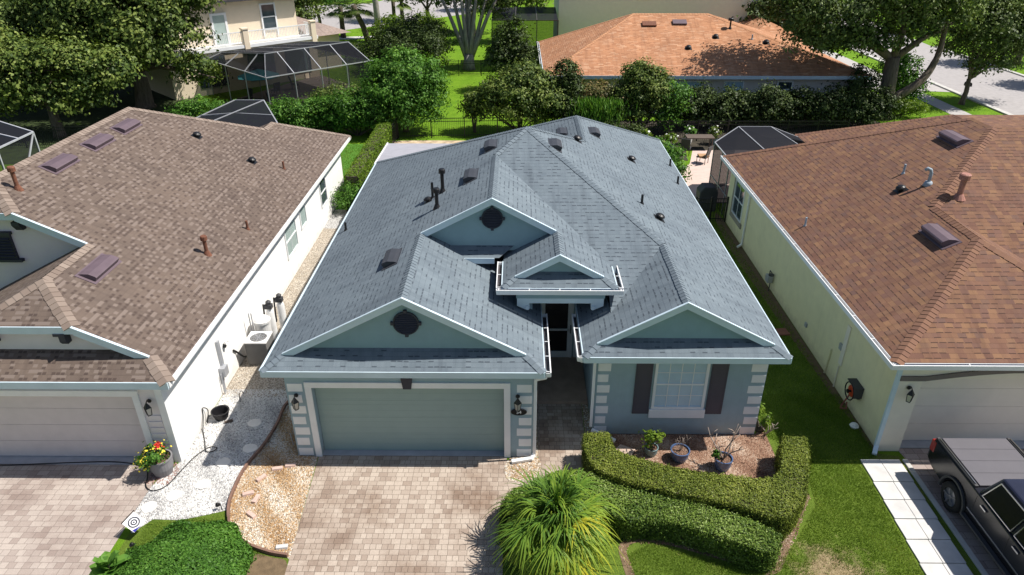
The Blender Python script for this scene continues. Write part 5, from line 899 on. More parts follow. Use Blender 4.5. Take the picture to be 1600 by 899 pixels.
for i in range(12): lh.append((-20.5+i*1.13, 43.0+.25*math.sin(i*1.9)+i*.05, .95+.1*math.sin(i*2.3), 1.0, 1.0, 1.05+.15*math.sin(i*1.3)))
shrub('laurel_hedge', 'thick glossy green hedge between the tan roof and the pool screen', lh, 30000, .16, 'L_bright', .32, 'hedge')
shrub('garden_shrub', 'taller green hedge end beside the round bright tree', [(-9.8, 43.0, 1.5, 1.5, 1.4, 1.35), (-8.9, 42.6, 1.2, 1.1, 1.1, 1.2), (-11.2, 43.2, 1.2, 1.3, 1.2, 1.2)], 8000, .17, 'L_bright', .35)
shrub('garden_shrub', 'loose pale shrub against the pool screen', [(-12.4, 46.8, 1.4, 1.0, 1, .9), (-11.2, 47, 1.3, .9, .9, .8), (-13.0, 46.6, 1.0, 1, .9, .8)], 4000, .16, 'L_mag', .35)
hedge('column_hedge', 'narrow clipped yellow-green hedge beside the side lawn of the bungalow', [(-8.15, 31.3), (-8.15, 40.5)], [(-7.45, 31.3), (-7.45, 40.5)], 1.45, 11000, .10, 'L_lime')
shrub('garden_shrub', 'clipped dark green bush at the near end of the side lawn', [(-7.7, 30.7, .6, .75, .7, .6), (-8.0, 30.3, .5, .5, .5, .5)], 3000, .1, 'L_bright', .25)
dk = []
for x, y, z, r, h in ((-9.5, 60, 1.5, 1.8, 1.7), (-7.4, 60.2, 1.7, 1.6, 1.9), (-9.0, 62.5, 2.6, 2.4, 1.8), (-11.2, 61.5, 1.6, 1.8, 1.8), (-6.9, 63, 2.3, 1.4, 1.6)): dk.append((x, y, z, r, r*.9, h))
shrub('dark_hedge', 'dark shaded hedge mass left of the pale many-stemmed tree', dk, 16000, .2, 'L_dark', .45, 'hedge')
shrub('garden_shrub', 'sunlit lime bush on top of the dark hedge near the palms', [(-11.3, 66, 2.4, 1.8, 1.6, 1.5), (-8.4, 67, 2.7, 1.6, 1.6, 1.4)], 4500, .24, 'L_lime', .5)
shrub('garden_shrub', 'low dark clipped hedge in front of the two-storey house wing', [(-13.2, 66.5, .8, 1.7, 1.5, .9), (-15.4, 67.6, .7, 1.4, 1.2, .8), (-12.0, 70.5, .8, 2.2, 1.4, .8)], 5000, .2, 'L_dark', .4)
tree('round_tree', 'leafy green tree by the back street above the balcony house wing', (-22.9, 85, 0), [(-24.5, 85, 3.7, 2.3, 2, 1.9), (-21.6, 85.3, 3.8, 2.3, 2, 1.9), (-23, 85, 5.2, 2.4, 2, 1.6)], 7000, .32, 'L_bright', .7, .2, 2, group=G1)
tree('round_tree', 'leafy tree beside the corner of the tan two-storey house', (-20.3, 67, 0), [(-20, 67.5, 3.2, 1.4, 1.5, 1.9), (-19.6, 68, 4.8, 1.5, 1.5, 1.4)], 4500, .24, 'L_mag', .5, .14, 1.5, group=G1)
for i, (x, y, lab) in enumerate(((-10.5, 86, 'dark tree at the top edge above the dark hedge'), (-14.5, 93, 'dark tree across the back street left of centre'), (-5.0, 83, 'dark tree at the top edge behind the pale many-stemmed tree'), (-1.0, 78, 'dark grey-leaved tree left of the sage house'), (-30, 112, 'far tree beyond the back street at top left'), (27, 98, 'far tree at the end of the right street'), (45.5, 66, 'tree across the right street at the frame edge'), (48, 84, 'large tree far up the right street'), (37, 92, 'tree near the far bend of the right street'), (24.5, 66, 'dark tree behind the right end of the orange roof'), (-3, 104, 'far tree in the middle of the top edge'), (33, 122, 'farthest tree on the right horizon'), (4, 118, 'farthest tree behind the sage house'), (46, 57, 'shady low-crowned tree beside the right street'))):
    h = 1.0 if y < 100 else 1.25; z = 2.9
    tree('background_tree', lab, (x, y, 0), [(x-1.8*h, y, z+1.1, 2.3*h, 2*h, 2), (x+1.7*h, y+.4, z+1.2, 2.4*h, 2*h, 2), (x, y+.6, z+2.8, 2.7*h, 2.2*h, 1.9)], 5000, .36, ('L_oak', 'L_dark', 'L_oak', 'L_mag')[i % 4], .75, .25, 2.3, group=G1)
# palms
def palm(label, x, y, h, r=.22, nf=26, fl=2.0, m='bark', lean=(0, 0), name='palm_tree', mat_='L_mag'):
    o = thing(name, label, 'palm', (x, y, 0), 'palms by the back street'); top = Vector((x+lean[0], y+lean[1], h))
    MB().tube([(x, y, -.05), (x+lean[0]*.3, y+lean[1]*.3, h*.4), (x+lean[0]*.75, y+lean[1]*.75, h*.75), top], [r*1.2, r, r*.95, r], 10).build('trunk', m, o, smooth=True)
    Vq = []; tt = []
    for i in range(nf):
        a = random.random()*6.283; el = random.uniform(-.5, 1.25); d = Vector((math.cos(a)*math.cos(el), math.sin(a)*math.cos(el), math.sin(el))); sd = Vector((-math.sin(a), math.cos(a), 0)); c = top+d*fl*.55
        for k in range(18):
            f = (k/17-.5)*2.4; ld = (d*math.cos(f)+sd*math.sin(f)); e_ = c+ld*fl*.5; e_.z -= .25*fl*.5; w_ = ld.cross(Vector((0, 0, 1))).normalized()*.05
            Vq.append([c, (c+e_)/2+w_+Vector((0, 0, .06)), e_, (c+e_)/2-w_+Vector((0, 0, .06))]); tt.append(.4+random.gauss(0, .2))
        Vq.append([top, top.lerp(c, .5)+Vector((0, 0, .03)), c, top.lerp(c, .5)-Vector((0, 0, .03))]); tt.append(.5)
    quads('crown', np.array([[tuple(q) for q in f] for f in Vq]), np.array(tt), mat_, o); return o
palm('curved-trunk palm with shaggy fronds by the back street', -16.0, 78, 3.6, .3, 34, 2.6, 'bark_dark', (-1.3, .3)); palm('palm with thin straight trunk just right of the pale bare trunk', -13.2, 79, 4.2, .2, 26, 2.2, 'bark_dark')
palm('tall palm showing only its bare pale trunk up to the top edge', -14.3, 75.6, 9, .3, 22, 2.2, 'bark_grey', (-.3, 0))
palm('shaggy palm crown left of the curved palm trunk', -19.2, 80.5, 3.2, .26, 30, 2.4, 'bark_dark')
# mailbox, stub post
mb_ = thing('mailbox', 'black kerbside mailbox behind the slim street tree', 'mailbox', (33.2, 52.6, 0)); MB().bar((33.2, 52.6, 0), (33.2, 52.6, 1.0), .09, .09).build('post', 'wood', mb_); b_ = MB(); b_.prism([(33.0+.16*math.cos(a)+.2, 52.35, 1.12+.16*math.sin(a)) for a in np.linspace(0, math.pi, 9)]+[(33.04, 52.35, .98), (33.36, 52.35, .98)], (0, .5, 0)); b_.build('box', 'black', mb_)

# ================================================================ FRONT GARDEN PLANTS
h1o = smoothline([(1.72, 13.85), (1.68, 13.25), (1.86, 12.66), (2.35, 12.28), (3.55, 11.82), (4.9, 11.44), (5.7, 11.06), (6.1, 11.2), (6.5, 11.65), (6.8, 12.15), (7.1, 12.95), (7.36, 13.75)], 8)
h1i = smoothline([(2.36, 13.85), (2.40, 13.4), (2.6, 13.15), (3.0, 12.93), (3.6, 12.70), (4.75, 12.44), (5.5, 12.28), (5.85, 12.28), (6.12, 12.4), (6.35, 12.7), (6.52, 13.2), (6.75, 13.8)], 8)
hedge('box_hedge', 'clipped olive-green hedge curving round the mulch bed with an upturned right end', h1o, h1i, .76, 90000, .040, 'L_hedge', rough=.026)
h2o = smoothline([(-.34, 10.9), (-.32, 11.5), (-.1, 11.98), (.4, 12.3), (1.05, 12.66), (1.65, 12.62), (2.2, 12.4), (2.7, 12.12), (3.3, 11.95), (4.25, 11.6), (5.15, 11.2), (5.62, 10.9), (5.76, 10.72)], 8)
h2i = smoothline([(.35, 10.6), (.45, 11.2), (.7, 11.5), (1.15, 11.7), (1.6, 11.65), (2.05, 11.35), (2.42, 11.1), (2.9, 11.12), (3.55, 11.03), (4.3, 10.7), (5.0, 10.36), (5.32, 10.26), (5.5, 10.34)], 8)
hedge('box_hedge', 'lower bright leafy hedge winding from behind the fountain palm towards the lawn', h2o, h2i, .60, 80000, .046, 'L_hedge2', rough=.036)
# weeping fan palm with strap leaves
fp_ = thing('fan_palm', 'bushy weeping fan palm with yellowing outer blades beside the paver driveway', 'palm', (.86, 10.75, 0)); cpt = np.array([.86, 10.75, .95]); Vq = []; tt = []; stalk = MB()
MB().tube([(.86, 10.75, -.05), (.86, 10.75, .4), (.86, 10.75, .9)], [.16, .15, .10], 10).build('trunk', 'bark_dark', fp_, smooth=True)
for i in range(92):
    a = i*2.39996+random.uniform(-.2, .2); u = (i+.5)/92; el = 1.42-1.7*u+random.uniform(-.34, .34); d = np.array([math.cos(a)*math.cos(el), math.sin(a)*math.cos(el), math.sin(el)]); sd = np.array([-math.sin(a), math.cos(a), 0]); Lp = random.triangular(.22, .95, .55)*(1 if u > .25 else .75)
    c = cpt+d*Lp+np.array([0, 0, -.10*Lp*u]); stalk.tube([cpt-[0, 0, .1], (cpt+c)/2+[0, 0, .03], c], [.014, .011, .008], 4)
    nb = 17; fd = random.uniform(-.12, .3); base_t = .22+.32*u+random.gauss(0, .1)+(.20 if (d[0] > .2 and d[1] < .45 and u > .45) else 0)+random.gauss(0, .07)
    for k in range(nb):
        f = (k/(nb-1)-.5)*2.0+random.gauss(0, .05); ld = d*math.cos(f)+sd*math.sin(f); ld = ld/np.linalg.norm(ld); bl = random.uniform(.55, 1.05)*(1-.2*abs(f)); w_ = .017*random.uniform(.7, 1.3); p0 = c; n_ = 6; pts = []
        for j in range(n_):
            t = j/(n_-1); q = p0+ld*bl*t; q = q+np.array([0, 0, -(.30+.50*u+fd)*bl*t**2.2+random.gauss(0, .004)]); q[2] = max(q[2], .03); pts.append(q)
        dr_ = np.cross(ld, [0, 0, 1]); dr_ = dr_/max(1e-6, np.linalg.norm(dr_)); tb = base_t+random.gauss(0, .09)
        for j in range(n_-1):
            wa = w_*(1-.8*(j/(n_-1))**2); wb = w_*(1-.8*((j+1)/(n_-1))**2)
            Vq.append([pts[j]-dr_*wa, pts[j]+dr_*wa, pts[j+1]+dr_*wb, pts[j+1]-dr_*wb]); tt.append(tb+.18*max(0, j-2)/3)
stalk.build('stalk', 'L_lime', fp_); quads('frond', np.array(Vq), np.array(tt), 'L_frond', fp_)
# low mounded shrub bottom left
md = thing('mound_shrub', 'wide low domed green shrub at the bottom left between the driveways', 'shrub', (-7.05, 9.6, 0)); n = 60000
d = unit(rng.normal(size=(n, 3))); d[:, 2] = np.abs(d[:, 2]); Rr = np.array([1.36, 1.60, .66]); wv = 1+.05*np.sin(d[:, :1]*7+d[:, 1:2]*5)+.04*np.sin(d[:, 1:2]*13+d[:, :1]*3)+.03*np.sin(d[:, :1]*17)*np.sin(d[:, 2:3]*15)
p = np.array([-7.1, 9.88, .02])+d*Rr*wv*(1-np.abs(rng.normal(size=(n, 1)))*.035+(rng.random((n, 1)) < .03)*rng.uniform(0, .07, (n, 1))); nr = unit(d/Rr+rng.normal(size=(n, 3))*.55); quads('foliage', leafV(p, nr, .058, .6), .36+rng.normal(size=n)*.2+.18*np.sin(p[:, 0]*3.3+1)*np.sin(p[:, 1]*3.9), 'L_bright', md)
MB().lathe([(1.24, 0), (1.18, .2), (.95, .40), (.5, .52), (.05, .56)], (-7.1, 9.88, 0), 28).build('dark_core', 'bark_dark', md)  # solid dark filler under the leaves, shade of the gaps in its colour
def broadleaf(name, label, c, n, L, m, h=.5, w=.35, group=None, cat='plant'):
    o = thing(name, label, cat, c, group); Vq = []; c = np.array(c)
    for i in range(n):
        a = i*2.4+random.random(); el = random.uniform(.2, 1.2); d = np.array([math.cos(a)*math.cos(el), math.sin(a)*math.cos(el), math.sin(el)]); sd = np.array([-math.sin(a), math.cos(a), 0.]); b = c+[0, 0, h*random.uniform(.2, 1)]; l = L*random.uniform(.7, 1.2)
        p = [b, b+d*l*.35, b+d*l*.7-[0, 0, l*.05], b+d*l-[0, 0, l*.22]]; ws = [0.01, w*l*.5, w*l*.45, .01]
        for j in range(3):
            Vq.append([p[j]-sd*ws[j]+[0, 0, ws[j]*.3], p[j], p[j+1], p[j+1]-sd*ws[j+1]+[0, 0, ws[j+1]*.3]]); Vq.append([p[j], p[j]+sd*ws[j]+[0, 0, ws[j]*.3], p[j+1]+sd*ws[j+1]+[0, 0, ws[j+1]*.3], p[j+1]])
    quads('foliage', np.array(Vq), .5+rng.normal(size=len(Vq))*.2, m, o); MB().tube([tuple(c), tuple(c+[0, 0, h])], [.03, .015], 6).build('stem', 'bark_dark', o); return o
broadleaf('broadleaf_plant', 'large-leaved dark green plant at the bottom left edge of the driveway', (-8.5, 9.95, 0), 30, .46, 'L_bright', .5, .5)
# pots
def pot(name, label, c, r, h, m, group=None, fill='soil', flare=1.25):
    o = thing(name, label, 'plant pot', c, group); MB().lathe([(r*.90, h*.87), (.01, h*.90)], c, 18, cap=(False, False)).build('soil', 'mulch', o); MB().lathe([(r*.72, 0), (r*.95, h*.45), (r, h*.9), (r*1.06, h*.93), (r*1.06, h), (r*.93, h), (r*.9, h*.80), (.01, h*.80)], c, 24, cap=(True, False)).build('pot', m, o, smooth=False); return o
PG_ = 'glazed pots in the mulch bed'
p1 = pot('potted_plant', 'teal pot with a leafy yellow-green plant, left of the three in the mulch bed', (3.5, 13.92, 0), .17, .26, 'ceramic2', PG_); V, Tt = crownV([(3.5, 13.92, .5, .22, .2, .2), (3.4, 13.9, .6, .14, .14, .14), (3.66, 13.9, .58, .12, .12, .12)], 420, .085, .08); quads('foliage', V, Tt+.1, 'L_lime', p1)
p2 = pot('potted_plant', 'wide blue-rimmed pot of dead twigs, middle of the three in the mulch bed', (4.2, 13.74, 0), .235, .33, 'ceramic', PG_)
def twigs(root, c, n, h, spread, r=.014, seed=1, name='branch'):
    rd = random.Random(seed); m = MB()
    for i in range(n):
        a = i*6.283/n+rd.uniform(-.4, .4); q = Vector(c); d = Vector((math.cos(a)*spread, math.sin(a)*spread, 1)).normalized(); L_ = h*rd.uniform(.75, 1.1); pts = [q]
        for k in range(4): d = (d+Vector((rd.uniform(-.35, .35), rd.uniform(-.35, .35), rd.uniform(-.05, .3)))).normalized(); q = q+d*L_/4; pts.append(q)
        m.tube(pts, [r, r*.85, r*.7, r*.55, r*.35], 6)
        for k in (2, 3):
            e_ = pts[k]+Vector((rd.uniform(-1, 1), rd.uniform(-1, 1), .9)).normalized()*L_*.3; m.tube([pts[k], (pts[k]+e_)/2+Vector((0, 0, .02)), e_], [r*.6, r*.5, r*.35], 5)
    return m.build(name, 'twig', root, smooth=True)
twigs(p2, (4.2, 13.74, .28), 6, .5, .5, .008, 3)
p3 = pot('potted_plant', 'pale blue pot with long bare branches, right of the three in the mulch bed', (5.22, 13.42, 0), .22, .36, 'ceramic', PG_); twigs(p3, (5.22, 13.42, .32), 5, .95, .75, .022, 8)
V, Tt = crownV([(5.05, 13.45, .42, .1, .1, .1)], 90, .09, .06); quads('foliage', V, Tt, 'L_bright', p3)
fpn = pot('flower_planter', 'tall grey planter of yellow and red flowers by the neighbour garage', (-8.87, 13.15, 0), .28, .52, 'potgrey'); V, Tt = crownV([(-8.95, 13.1, .62, .3, .3, .16), (-9.15, 12.95, .5, .16, .16, .14)], 900, .08, .1); quads('foliage', V, Tt, 'L_bright', fpn)
V, Tt = crownV([(-8.97, 13.05, .70, .33, .3, .12), (-9.17, 12.9, .52, .18, .18, .13)], 130, .06, .12, asp=.9); tag(quads('yellow_bloom', V, Tt, 'flower_y', fpn), kind='stuff'); V, Tt = crownV([(-8.85, 13.2, .82, .08, .08, .1)], 40, .06, .05, asp=.9); quads('red_bloom', V, Tt, 'flower_r', fpn)
pk = thing('pail', 'black tub standing on gravel against the white side wall', 'tub', (-8.22, 15.3, 0)); MB().lathe([(.17, 0), (.23, .22), (.25, .24), (.25, .26), (.215, .25), (.16, .03), (.01, .03)], (-8.22, 15.3, .01), 24, cap=(True, False)).build('tub', 'black', pk); MB().bar((-8.05, 15.05, .05), (-7.85, 15.15, .05), .06, .06).build('handle', 'wood', pk)
shrub('corner_plant', 'straggly yellow-green plant at the right corner of the bedroom wall', [(6.55, 15.1, .55, .12, .12, .25), (6.68, 14.75, .4, .14, .14, .25)], 260, .09, 'L_lime', .08)
cs = thing('cut_stump', 'pale cut-back stems at the right corner of the mulch bed', 'plant', (6.72, 14.7, 0)); twigs(cs, (6.72, 14.7, 0), 5, .5, .5, .018, 5)
shrub('side_shrub', 'bright green shrub against the right side wall of the bungalow near its front', [(6.95, 17.3, .5, .35, .6, .5), (6.9, 18.3, .45, .3, .5, .45)], 1500, .1, 'L_bright', .15); shrub('side_shrub', 'small green shrub farther back along the right side wall of the bungalow', [(6.95, 20.3, .5, .35, .5, .45)], 700, .1, 'L_bright', .15)

# ================================================================ SMALL THINGS IN FRONT
def slab(label, x, y, r=.2): b_ = MB(); b_.prism([(x+r*random.uniform(.85, 1.15)*math.cos(a), y+r*.9*random.uniform(.85, 1.15)*math.sin(a), .004) for a in np.linspace(.3, 6.1, 9)], (0, 0, .03)); return tag(b_.build('stepping_stone', 'stone', bev=.008, loc=(x, y, 0)), label, 'stepping stone', 'stepping stones in the white gravel')
for lab, x, y in (('grey stepping stone farthest back in the shaded gravel', -7.22, 15.07), ('shaded stepping stone third from the back in the gravel', -7.5, 13.5), ('dark flat stepping stone second from the back in the gravel', -7.0, 14.05), ('pale stepping stone just beyond the shadow edge, beside the edging', -7.72, 12.75), ('pale stepping stone in the middle of the sunlit white gravel', -8.28, 12.35), ('pale stepping stone nearest the neighbour driveway in the white gravel', -8.7, 11.98)): slab(lab, x, y, .2)
ed = MB(); pe = [Vector((p[0], p[1], .045)) for p in smoothline([(-6.42, 16.3), (-6.6, 15.75), (-6.58, 15.0), (-6.68, 14.1), (-6.86, 13.37), (-6.89, 12.76), (-6.83, 12.07), (-6.6, 11.48), (-6.26, 11.11), (-5.98, 10.88), (-5.42, 10.66), (-5.0, 10.58)], 6)]
for a, b in zip(pe[:-1], pe[1:]): ed.bar(a, b, .055, .11)
tag(ed.build('bed_edging', 'edging', loc=(-6.6, 13, 0)), 'brown plastic edging curving round the tan pebble bed', 'edging')
for i, (lab, x, y, an) in enumerate((('pink edging block in the pebble bed nearest the garage corner', -6.05, 13.28, .2), ('pink edging block second down the broken line in the pebbles', -6.35, 12.95, .9), ('pink edging block lying level, left of the pebble bed centre', -6.5, 12.42, .35), ('pale grey block stuck upright beside the pink ones in the pebbles', -6.25, 12.25, 1.4), ('pink edging block tilted at the lower middle of the pebble bed', -6.2, 11.75, -.6), ('long pink edging block at the upper right of the pebble bed', -5.75, 13.4, .15), ('pale block at the bottom tip of the pebble bed by the driveway', -5.2, 10.82, .15))):
    b_ = MB(); d = Vector((math.cos(an), math.sin(an), 0)); b_.obox((x, y, .03), d*.13, Vector((-d.y, d.x, 0))*.05, (0, .008, .035)); tag(b_.build('edging_block', 'brickp' if 'pink' in lab else 'conc_pale', bev=.008, loc=(x, y, 0)), lab, 'block', 'loose blocks in the pebble bed')
hs = MB(); hs.tube(smoothline([(-15, 13.38, .03), (-13.1, 13.36, .03), (-11.6, 13.45, .03), (-10.3, 13.5, .03), (-9.46, 13.33, .03), (-9.22, 13.0, .03), (-9.1, 12.66, .03), (-8.85, 12.5, .03), (-8.6, 12.66, .03), (-8.48, 13.1, .03), (-8.32, 13.7, .03), (-8.1, 14.05, .03), (-7.9, 14.06, .03), (-7.9, 13.92, .04), (-8.1, 13.9, .04), (-8.3, 14.3, .03), (-8.5, 14.7, .05), (-8.56, 15.0, .3), (-8.58, 15.1, .5), (-8.5, 15.2, .35), (-8.5, 15.0, .05)], 5), .014, 6)
tag(hs.build('garden_hose', 'hosemat', smooth=True, loc=(-9, 13.2, 0)), 'thin black hose trailing past the flower planter to the white wall', 'hose')
gh = MB()
for k in range(4): gh.tube([(-5.95+.19*math.cos(a)-.005*k, 15.15+.17*math.sin(a), .03+.022*k) for a in np.linspace(0, 6.283, 22)], .013, 6, cap=False)
tag(gh.build('hose_coil', 'hosegreen', smooth=True, loc=(-5.95, 15.15, 0)), 'coiled green hose on pebbles beside the garage corner', 'hose')
stk = MB().tube([(-5.9, 14.2, 0), (-5.93, 14.18, .42)], .014, 6).build('marker_stake', 'alu', loc=(-5.9, 14.2, 0)); tag(stk, 'thin grey stake in the shaded pebbles left of the garage', 'stake')
sp_ = thing('garden_spotlight', 'small black spotlight at the edge of the white gravel', 'spotlight', (-6.95, 11.92, 0)); MB().tube([(-6.95, 11.92, 0), (-6.95, 11.92, .14)], .012, 6).build('stake', 'black', sp_); MB().lathe([(.03, 0), (.055, .09), (.05, .1), (.01, .08)], (-6.98, 11.96, .14), 12, axis=(-.6, -.6, .5)).build('lamp_head', 'black', sp_)
sp2 = thing('garden_spotlight', 'small black spotlight in the grass below the target banner', 'spotlight', (-8.45, 10.8, 0)); MB().tube([(-8.45, 10.8, 0), (-8.45, 10.8, .1)], .012, 6).build('stake', 'black', sp2); MB().lathe([(.03, 0), (.055, .09), (.05, .1), (.01, .08)], (-8.45, 10.8, .1), 12, axis=(-.5, -.5, .6)).build('lamp_head', 'black', sp2)
# banner with rings
fl = thing('garden_banner', 'small white banner with dark ring target and blue corner by the mound', 'banner', (-8.65, 11.25, 0)); nn_ = Vector((.30, -.40, .80)).normalized(); ux = Vector((.86, -.45, 0)); ux = (ux-nn_*ux.dot(nn_)).normalized(); uy = nn_.cross(ux) 
c0 = Vector((-8.6, 11.2, .36))
MB().obox(c0, ux*.17, uy*.16, nn_*.004).build('cloth', 'white', fl); rg = MB()
for r_ in (.125, .07, .02):
    for a in np.linspace(0, 6.283, 25)[:-1]:
        P_ = [c0+nn_*.006+ux*(q*math.cos(t))+uy*(q*math.sin(t)) for q, t in ((r_, a), (r_, a+.262), (max(0, r_-.03), a+.262), (max(0, r_-.03), a))]; rg.poly(*P_)
rg.build('ring_mark', 'navy', fl); b_ = MB(); b_.poly(*[c0+nn_*.0065+ux*x+uy*y for x, y in ((.17, -.15), (.17, .02), (.10, -.15))]); b_.build('corner_mark', 'blue', fl)
MB().tube([c0-ux*.19-uy*.16, c0-ux*.19+uy*.2], .012, 6).build('rod', 'black', fl); MB().tube([(-8.7, 11.25, 0), c0-ux*.19-uy*.16, c0-ux*.19+uy*.1], .008, 6).build('stake', 'black', fl)
# utilities on the white wall
ac = thing('air_conditioner', 'outdoor air conditioning unit on the gravel by the white wall', 'air conditioner', (-7.95, 18.1, 0)); x0, x1, y0, y1 = -8.32, -7.66, 17.82, 18.48
b_ = MB(); b_.box(x0, x1, y0, y1, .06, .82); [b_.box(x0-.006, x1+.006, y0-.006, y1+.006, .12+i*.045, .135+i*.045) for i in range(15)]; b_.build('casing', 'acbody', ac)
b_ = MB(); b_.lathe([(.30, 0), (.30, .02), (.47, .02), (.47, 0)], ((x0+x1)/2, (y0+y1)/2, .825), 4, cap=(False, False)); 
for v_ in range(len(b_.v)): p = b_.v[v_]
b_ = MB(); xc, yc = (x0+x1)/2, (y0+y1)/2; ring = [(xc+.26*math.cos(a), yc+.26*math.sin(a)) for a in np.linspace(0, 6.283, 33)[:-1]]; sq = []
for a in np.linspace(0, 6.283, 33)[:-1]: k = .34/max(abs(math.cos(a)), abs(math.sin(a))); sq.append((xc+k*math.cos(a), yc+k*math.sin(a)))
for i in range(32): j = (i+1) % 32; b_.prism([(*ring[i], .822), (*ring[j], .822), (*sq[j], .822), (*sq[i], .822)], (0, 0, .03))
b_.build('top_panel', 'softener', ac); b_ = MB()
for r_ in (.05, .1, .15, .2, .25): b_.tube([(xc+r_*math.cos(a), yc+r_*math.sin(a), .835) for a in np.linspace(0, 6.283, 22)], .005, 4, cap=False)
for a in np.linspace(0, 3.14, 5)[:-1]: b_.bar((xc-.27*math.cos(a), yc-.27*math.sin(a), .84), (xc+.27*math.cos(a), yc+.27*math.sin(a), .84), .01, .01)
b_.build('fan_grille', 'alu', ac); MB().lathe([(.24, .6), (.1, .66), (.08, .72), (.01, .73)], (xc, yc, 0), 16).build('fan', 'alu', ac); MB().tube([(x0+.05, y0+.1, .3), (x0-.1, y0, .35), (x0-.25, y0-.1, .6), (-8.57, y0-.25, .75)], .03, 8).build('refrigerant_pipe', 'hosemat', ac, smooth=True)
wt = thing('water_softener', 'white water treatment tanks with grey valve heads behind the air conditioner', 'water tank', (-8.0, 19.2, 0))
MB().lathe([(.25, 0), (.25, .9), (.28, .9), (.28, .98), (.2, 1.05), (.01, 1.07)], (-8.15, 19.0, 0), 22).build('brine_tank', 'softener', wt, smooth=False)
for x, y in ((-7.95, 19.3), (-7.75, 19.75)): MB().lathe([(.12, 0), (.125, .1), (.125, 1.1), (.08, 1.2), (.05, 1.24)], (x, y, 0), 16).build('tall_tank', 'softener', wt, smooth=True); b_ = MB(); b_.box(x-.12, x+.1, y-.09, y+.09, 1.22, 1.36); b_.lathe([(.07, 0), (.09, .1), (.03, .15)], (x, y, 1.36), 10); b_.tube([(x, y, 1.3), (x-.2, y+.05, 1.32), (x-.25, y+.05, .4)], .03, 6); b_.build('valve_head', 'cladding', wt)
for x in (-8.42, -8.34): MB().tube([(x, 18.75, 0), (x, 18.75, 1.35)], .02, 6).build('pipe', 'alu', wt)
mt = thing('electric_meter', 'grey conduit and electric meter box on the white side wall', 'meter', (-8.58, 16.5, 0)); MB().box(-8.598, -8.52, 16.62, 16.74, .85, 1.65).build('conduit', 'alu', mt); MB().box(-8.597, -8.42, 16.45, 16.72, .55, .85).build('meter_box', 'alu', mt, bev=.01); MB().tube([(-8.55, 16.55, .6), (-8.55, 16.5, .02)], .025, 6).build('conduit', 'alu', mt); MB().tube([(-8.52, 16.4, .7), (-8.52, 16.38, .02)], .02, 6).build('conduit', 'alu', mt)
fx_ = thing('wall_floodlight', 'small pale security floodlight on the white side wall', 'floodlight', (-8.6, 17.1, 1.3)); MB().lathe([(.04, 0), (.08, .1), (.07, .12), (.01, .1)], (-8.55, 17.1, 1.33), 12, axis=(.8, -.3, .2)).build('lamp_head', 'softener', fx_); MB().lathe([(.06, 0), (.06, .06)], (-8.6, 17.1, 1.22), 10, axis=(1, 0, 0)).build('base', 'cladding', fx_)
sc_ = thing('wall_plant_hook', 'small curved metal hook standing in the side gravel', 'hook', (-7.95, 16.0, 0)); MB().tube([(-7.95, 16.0, 0), (-7.93, 16.0, .3), (-7.85, 16.0, .42), (-7.78, 16, .32)], .012, 6).build('rod', 'black', sc_)
# splash block, stones, paver
b_ = MB(); b_.prism([(2.55, 14.0, .01), (2.75, 14.25, .01), (3.12, 14.05, .01), (2.98, 13.82, .01)], (0, 0, .05)); tag(b_.build('splash_block', M('pinkish_concrete', (.5, .38, .31), .9), bev=.012, loc=(2.85, 14, 0)), 'pinkish concrete splash block under the downspout end in the mulch bed', 'splash block')
tag(MB().obox((8.85, 19.9, .025), (.24, .02, 0), (-.02, .2, 0), (0, 0, .025)).build('loose_paver', 'terracotta', bev=.008, loc=(8.85, 19.9, 0)), 'square red paver lying on the shaded side lawn', 'paver')
b_ = MB(); b_.lathe([(.1, 0), (.13, .06), (.08, .12), (.01, .14)], (9.25, 15.05, 0), 7); tag(b_.build('stone', 'flower_w', loc=(9.25, 15.05, 0)), 'white stone on the grass at the foot of the cream wall', 'stone')
# hose reel on the cream wall
hr = thing('hose_reel', 'red hose reel mounted on the cream side wall', 'hose reel', (9.4, 15.65, .75)); MB().lathe([(.24, -.03), (.24, 0), (.10, .01), (.10, .16), (.10, .03), (.03, .03), (.03, .24), (.06, .24), (.06, .27)], (9.41, 15.65, .78), 22, axis=(-1, 0, 0)).tube([(9.2, 15.65+.25*math.cos(a), .78+.25*math.sin(a)) for a in np.linspace(0, 6.3, 25)], .018, 6).build('reel_frame', 'black', hr); MB().lathe([(.10, .02), (.17, .02), (.18, .09), (.17, .17), (.10, .17)], (9.41, 15.65, .78), 20, axis=(-1, 0, 0)).build('hose', 'hosered', hr, smooth=True); b_ = MB(); b_.box(9.2, 9.448, 15.4, 15.9, 1.0, 1.03); b_.box(9.2, 9.448, 15.4, 15.44, .7, 1.0); b_.build('bracket', 'cladding', hr); MB().tube([(9.3, 15.75, .62), (9.32, 15.9, .3), (9.3, 16.0, .05), (9.2, 15.85, .03), (9.28, 15.7, .12), (9.36, 15.9, .2)], .025, 6).build('loose_hose', M('pink_hose', (.35, .12, .09), .7), hr, smooth=True)
gm = thing('gas_meter', 'grey gas meter on the cream side wall halfway back', 'meter', (9.35, 22.9, 0)); MB().box(9.22, 9.42, 22.75, 23.05, .35, .62).build('meter_body', 'alu', gm, bev=.03); b_ = MB(); b_.tube([(9.35, 22.8, 0), (9.35, 22.8, .75), (9.35, 23, .75), (9.35, 23, .6)], .02, 6); b_.lathe([(.1, 0), (.1, .05)], (9.3, 22.7, .7), 10); b_.build('pipe', 'cladding', gm)
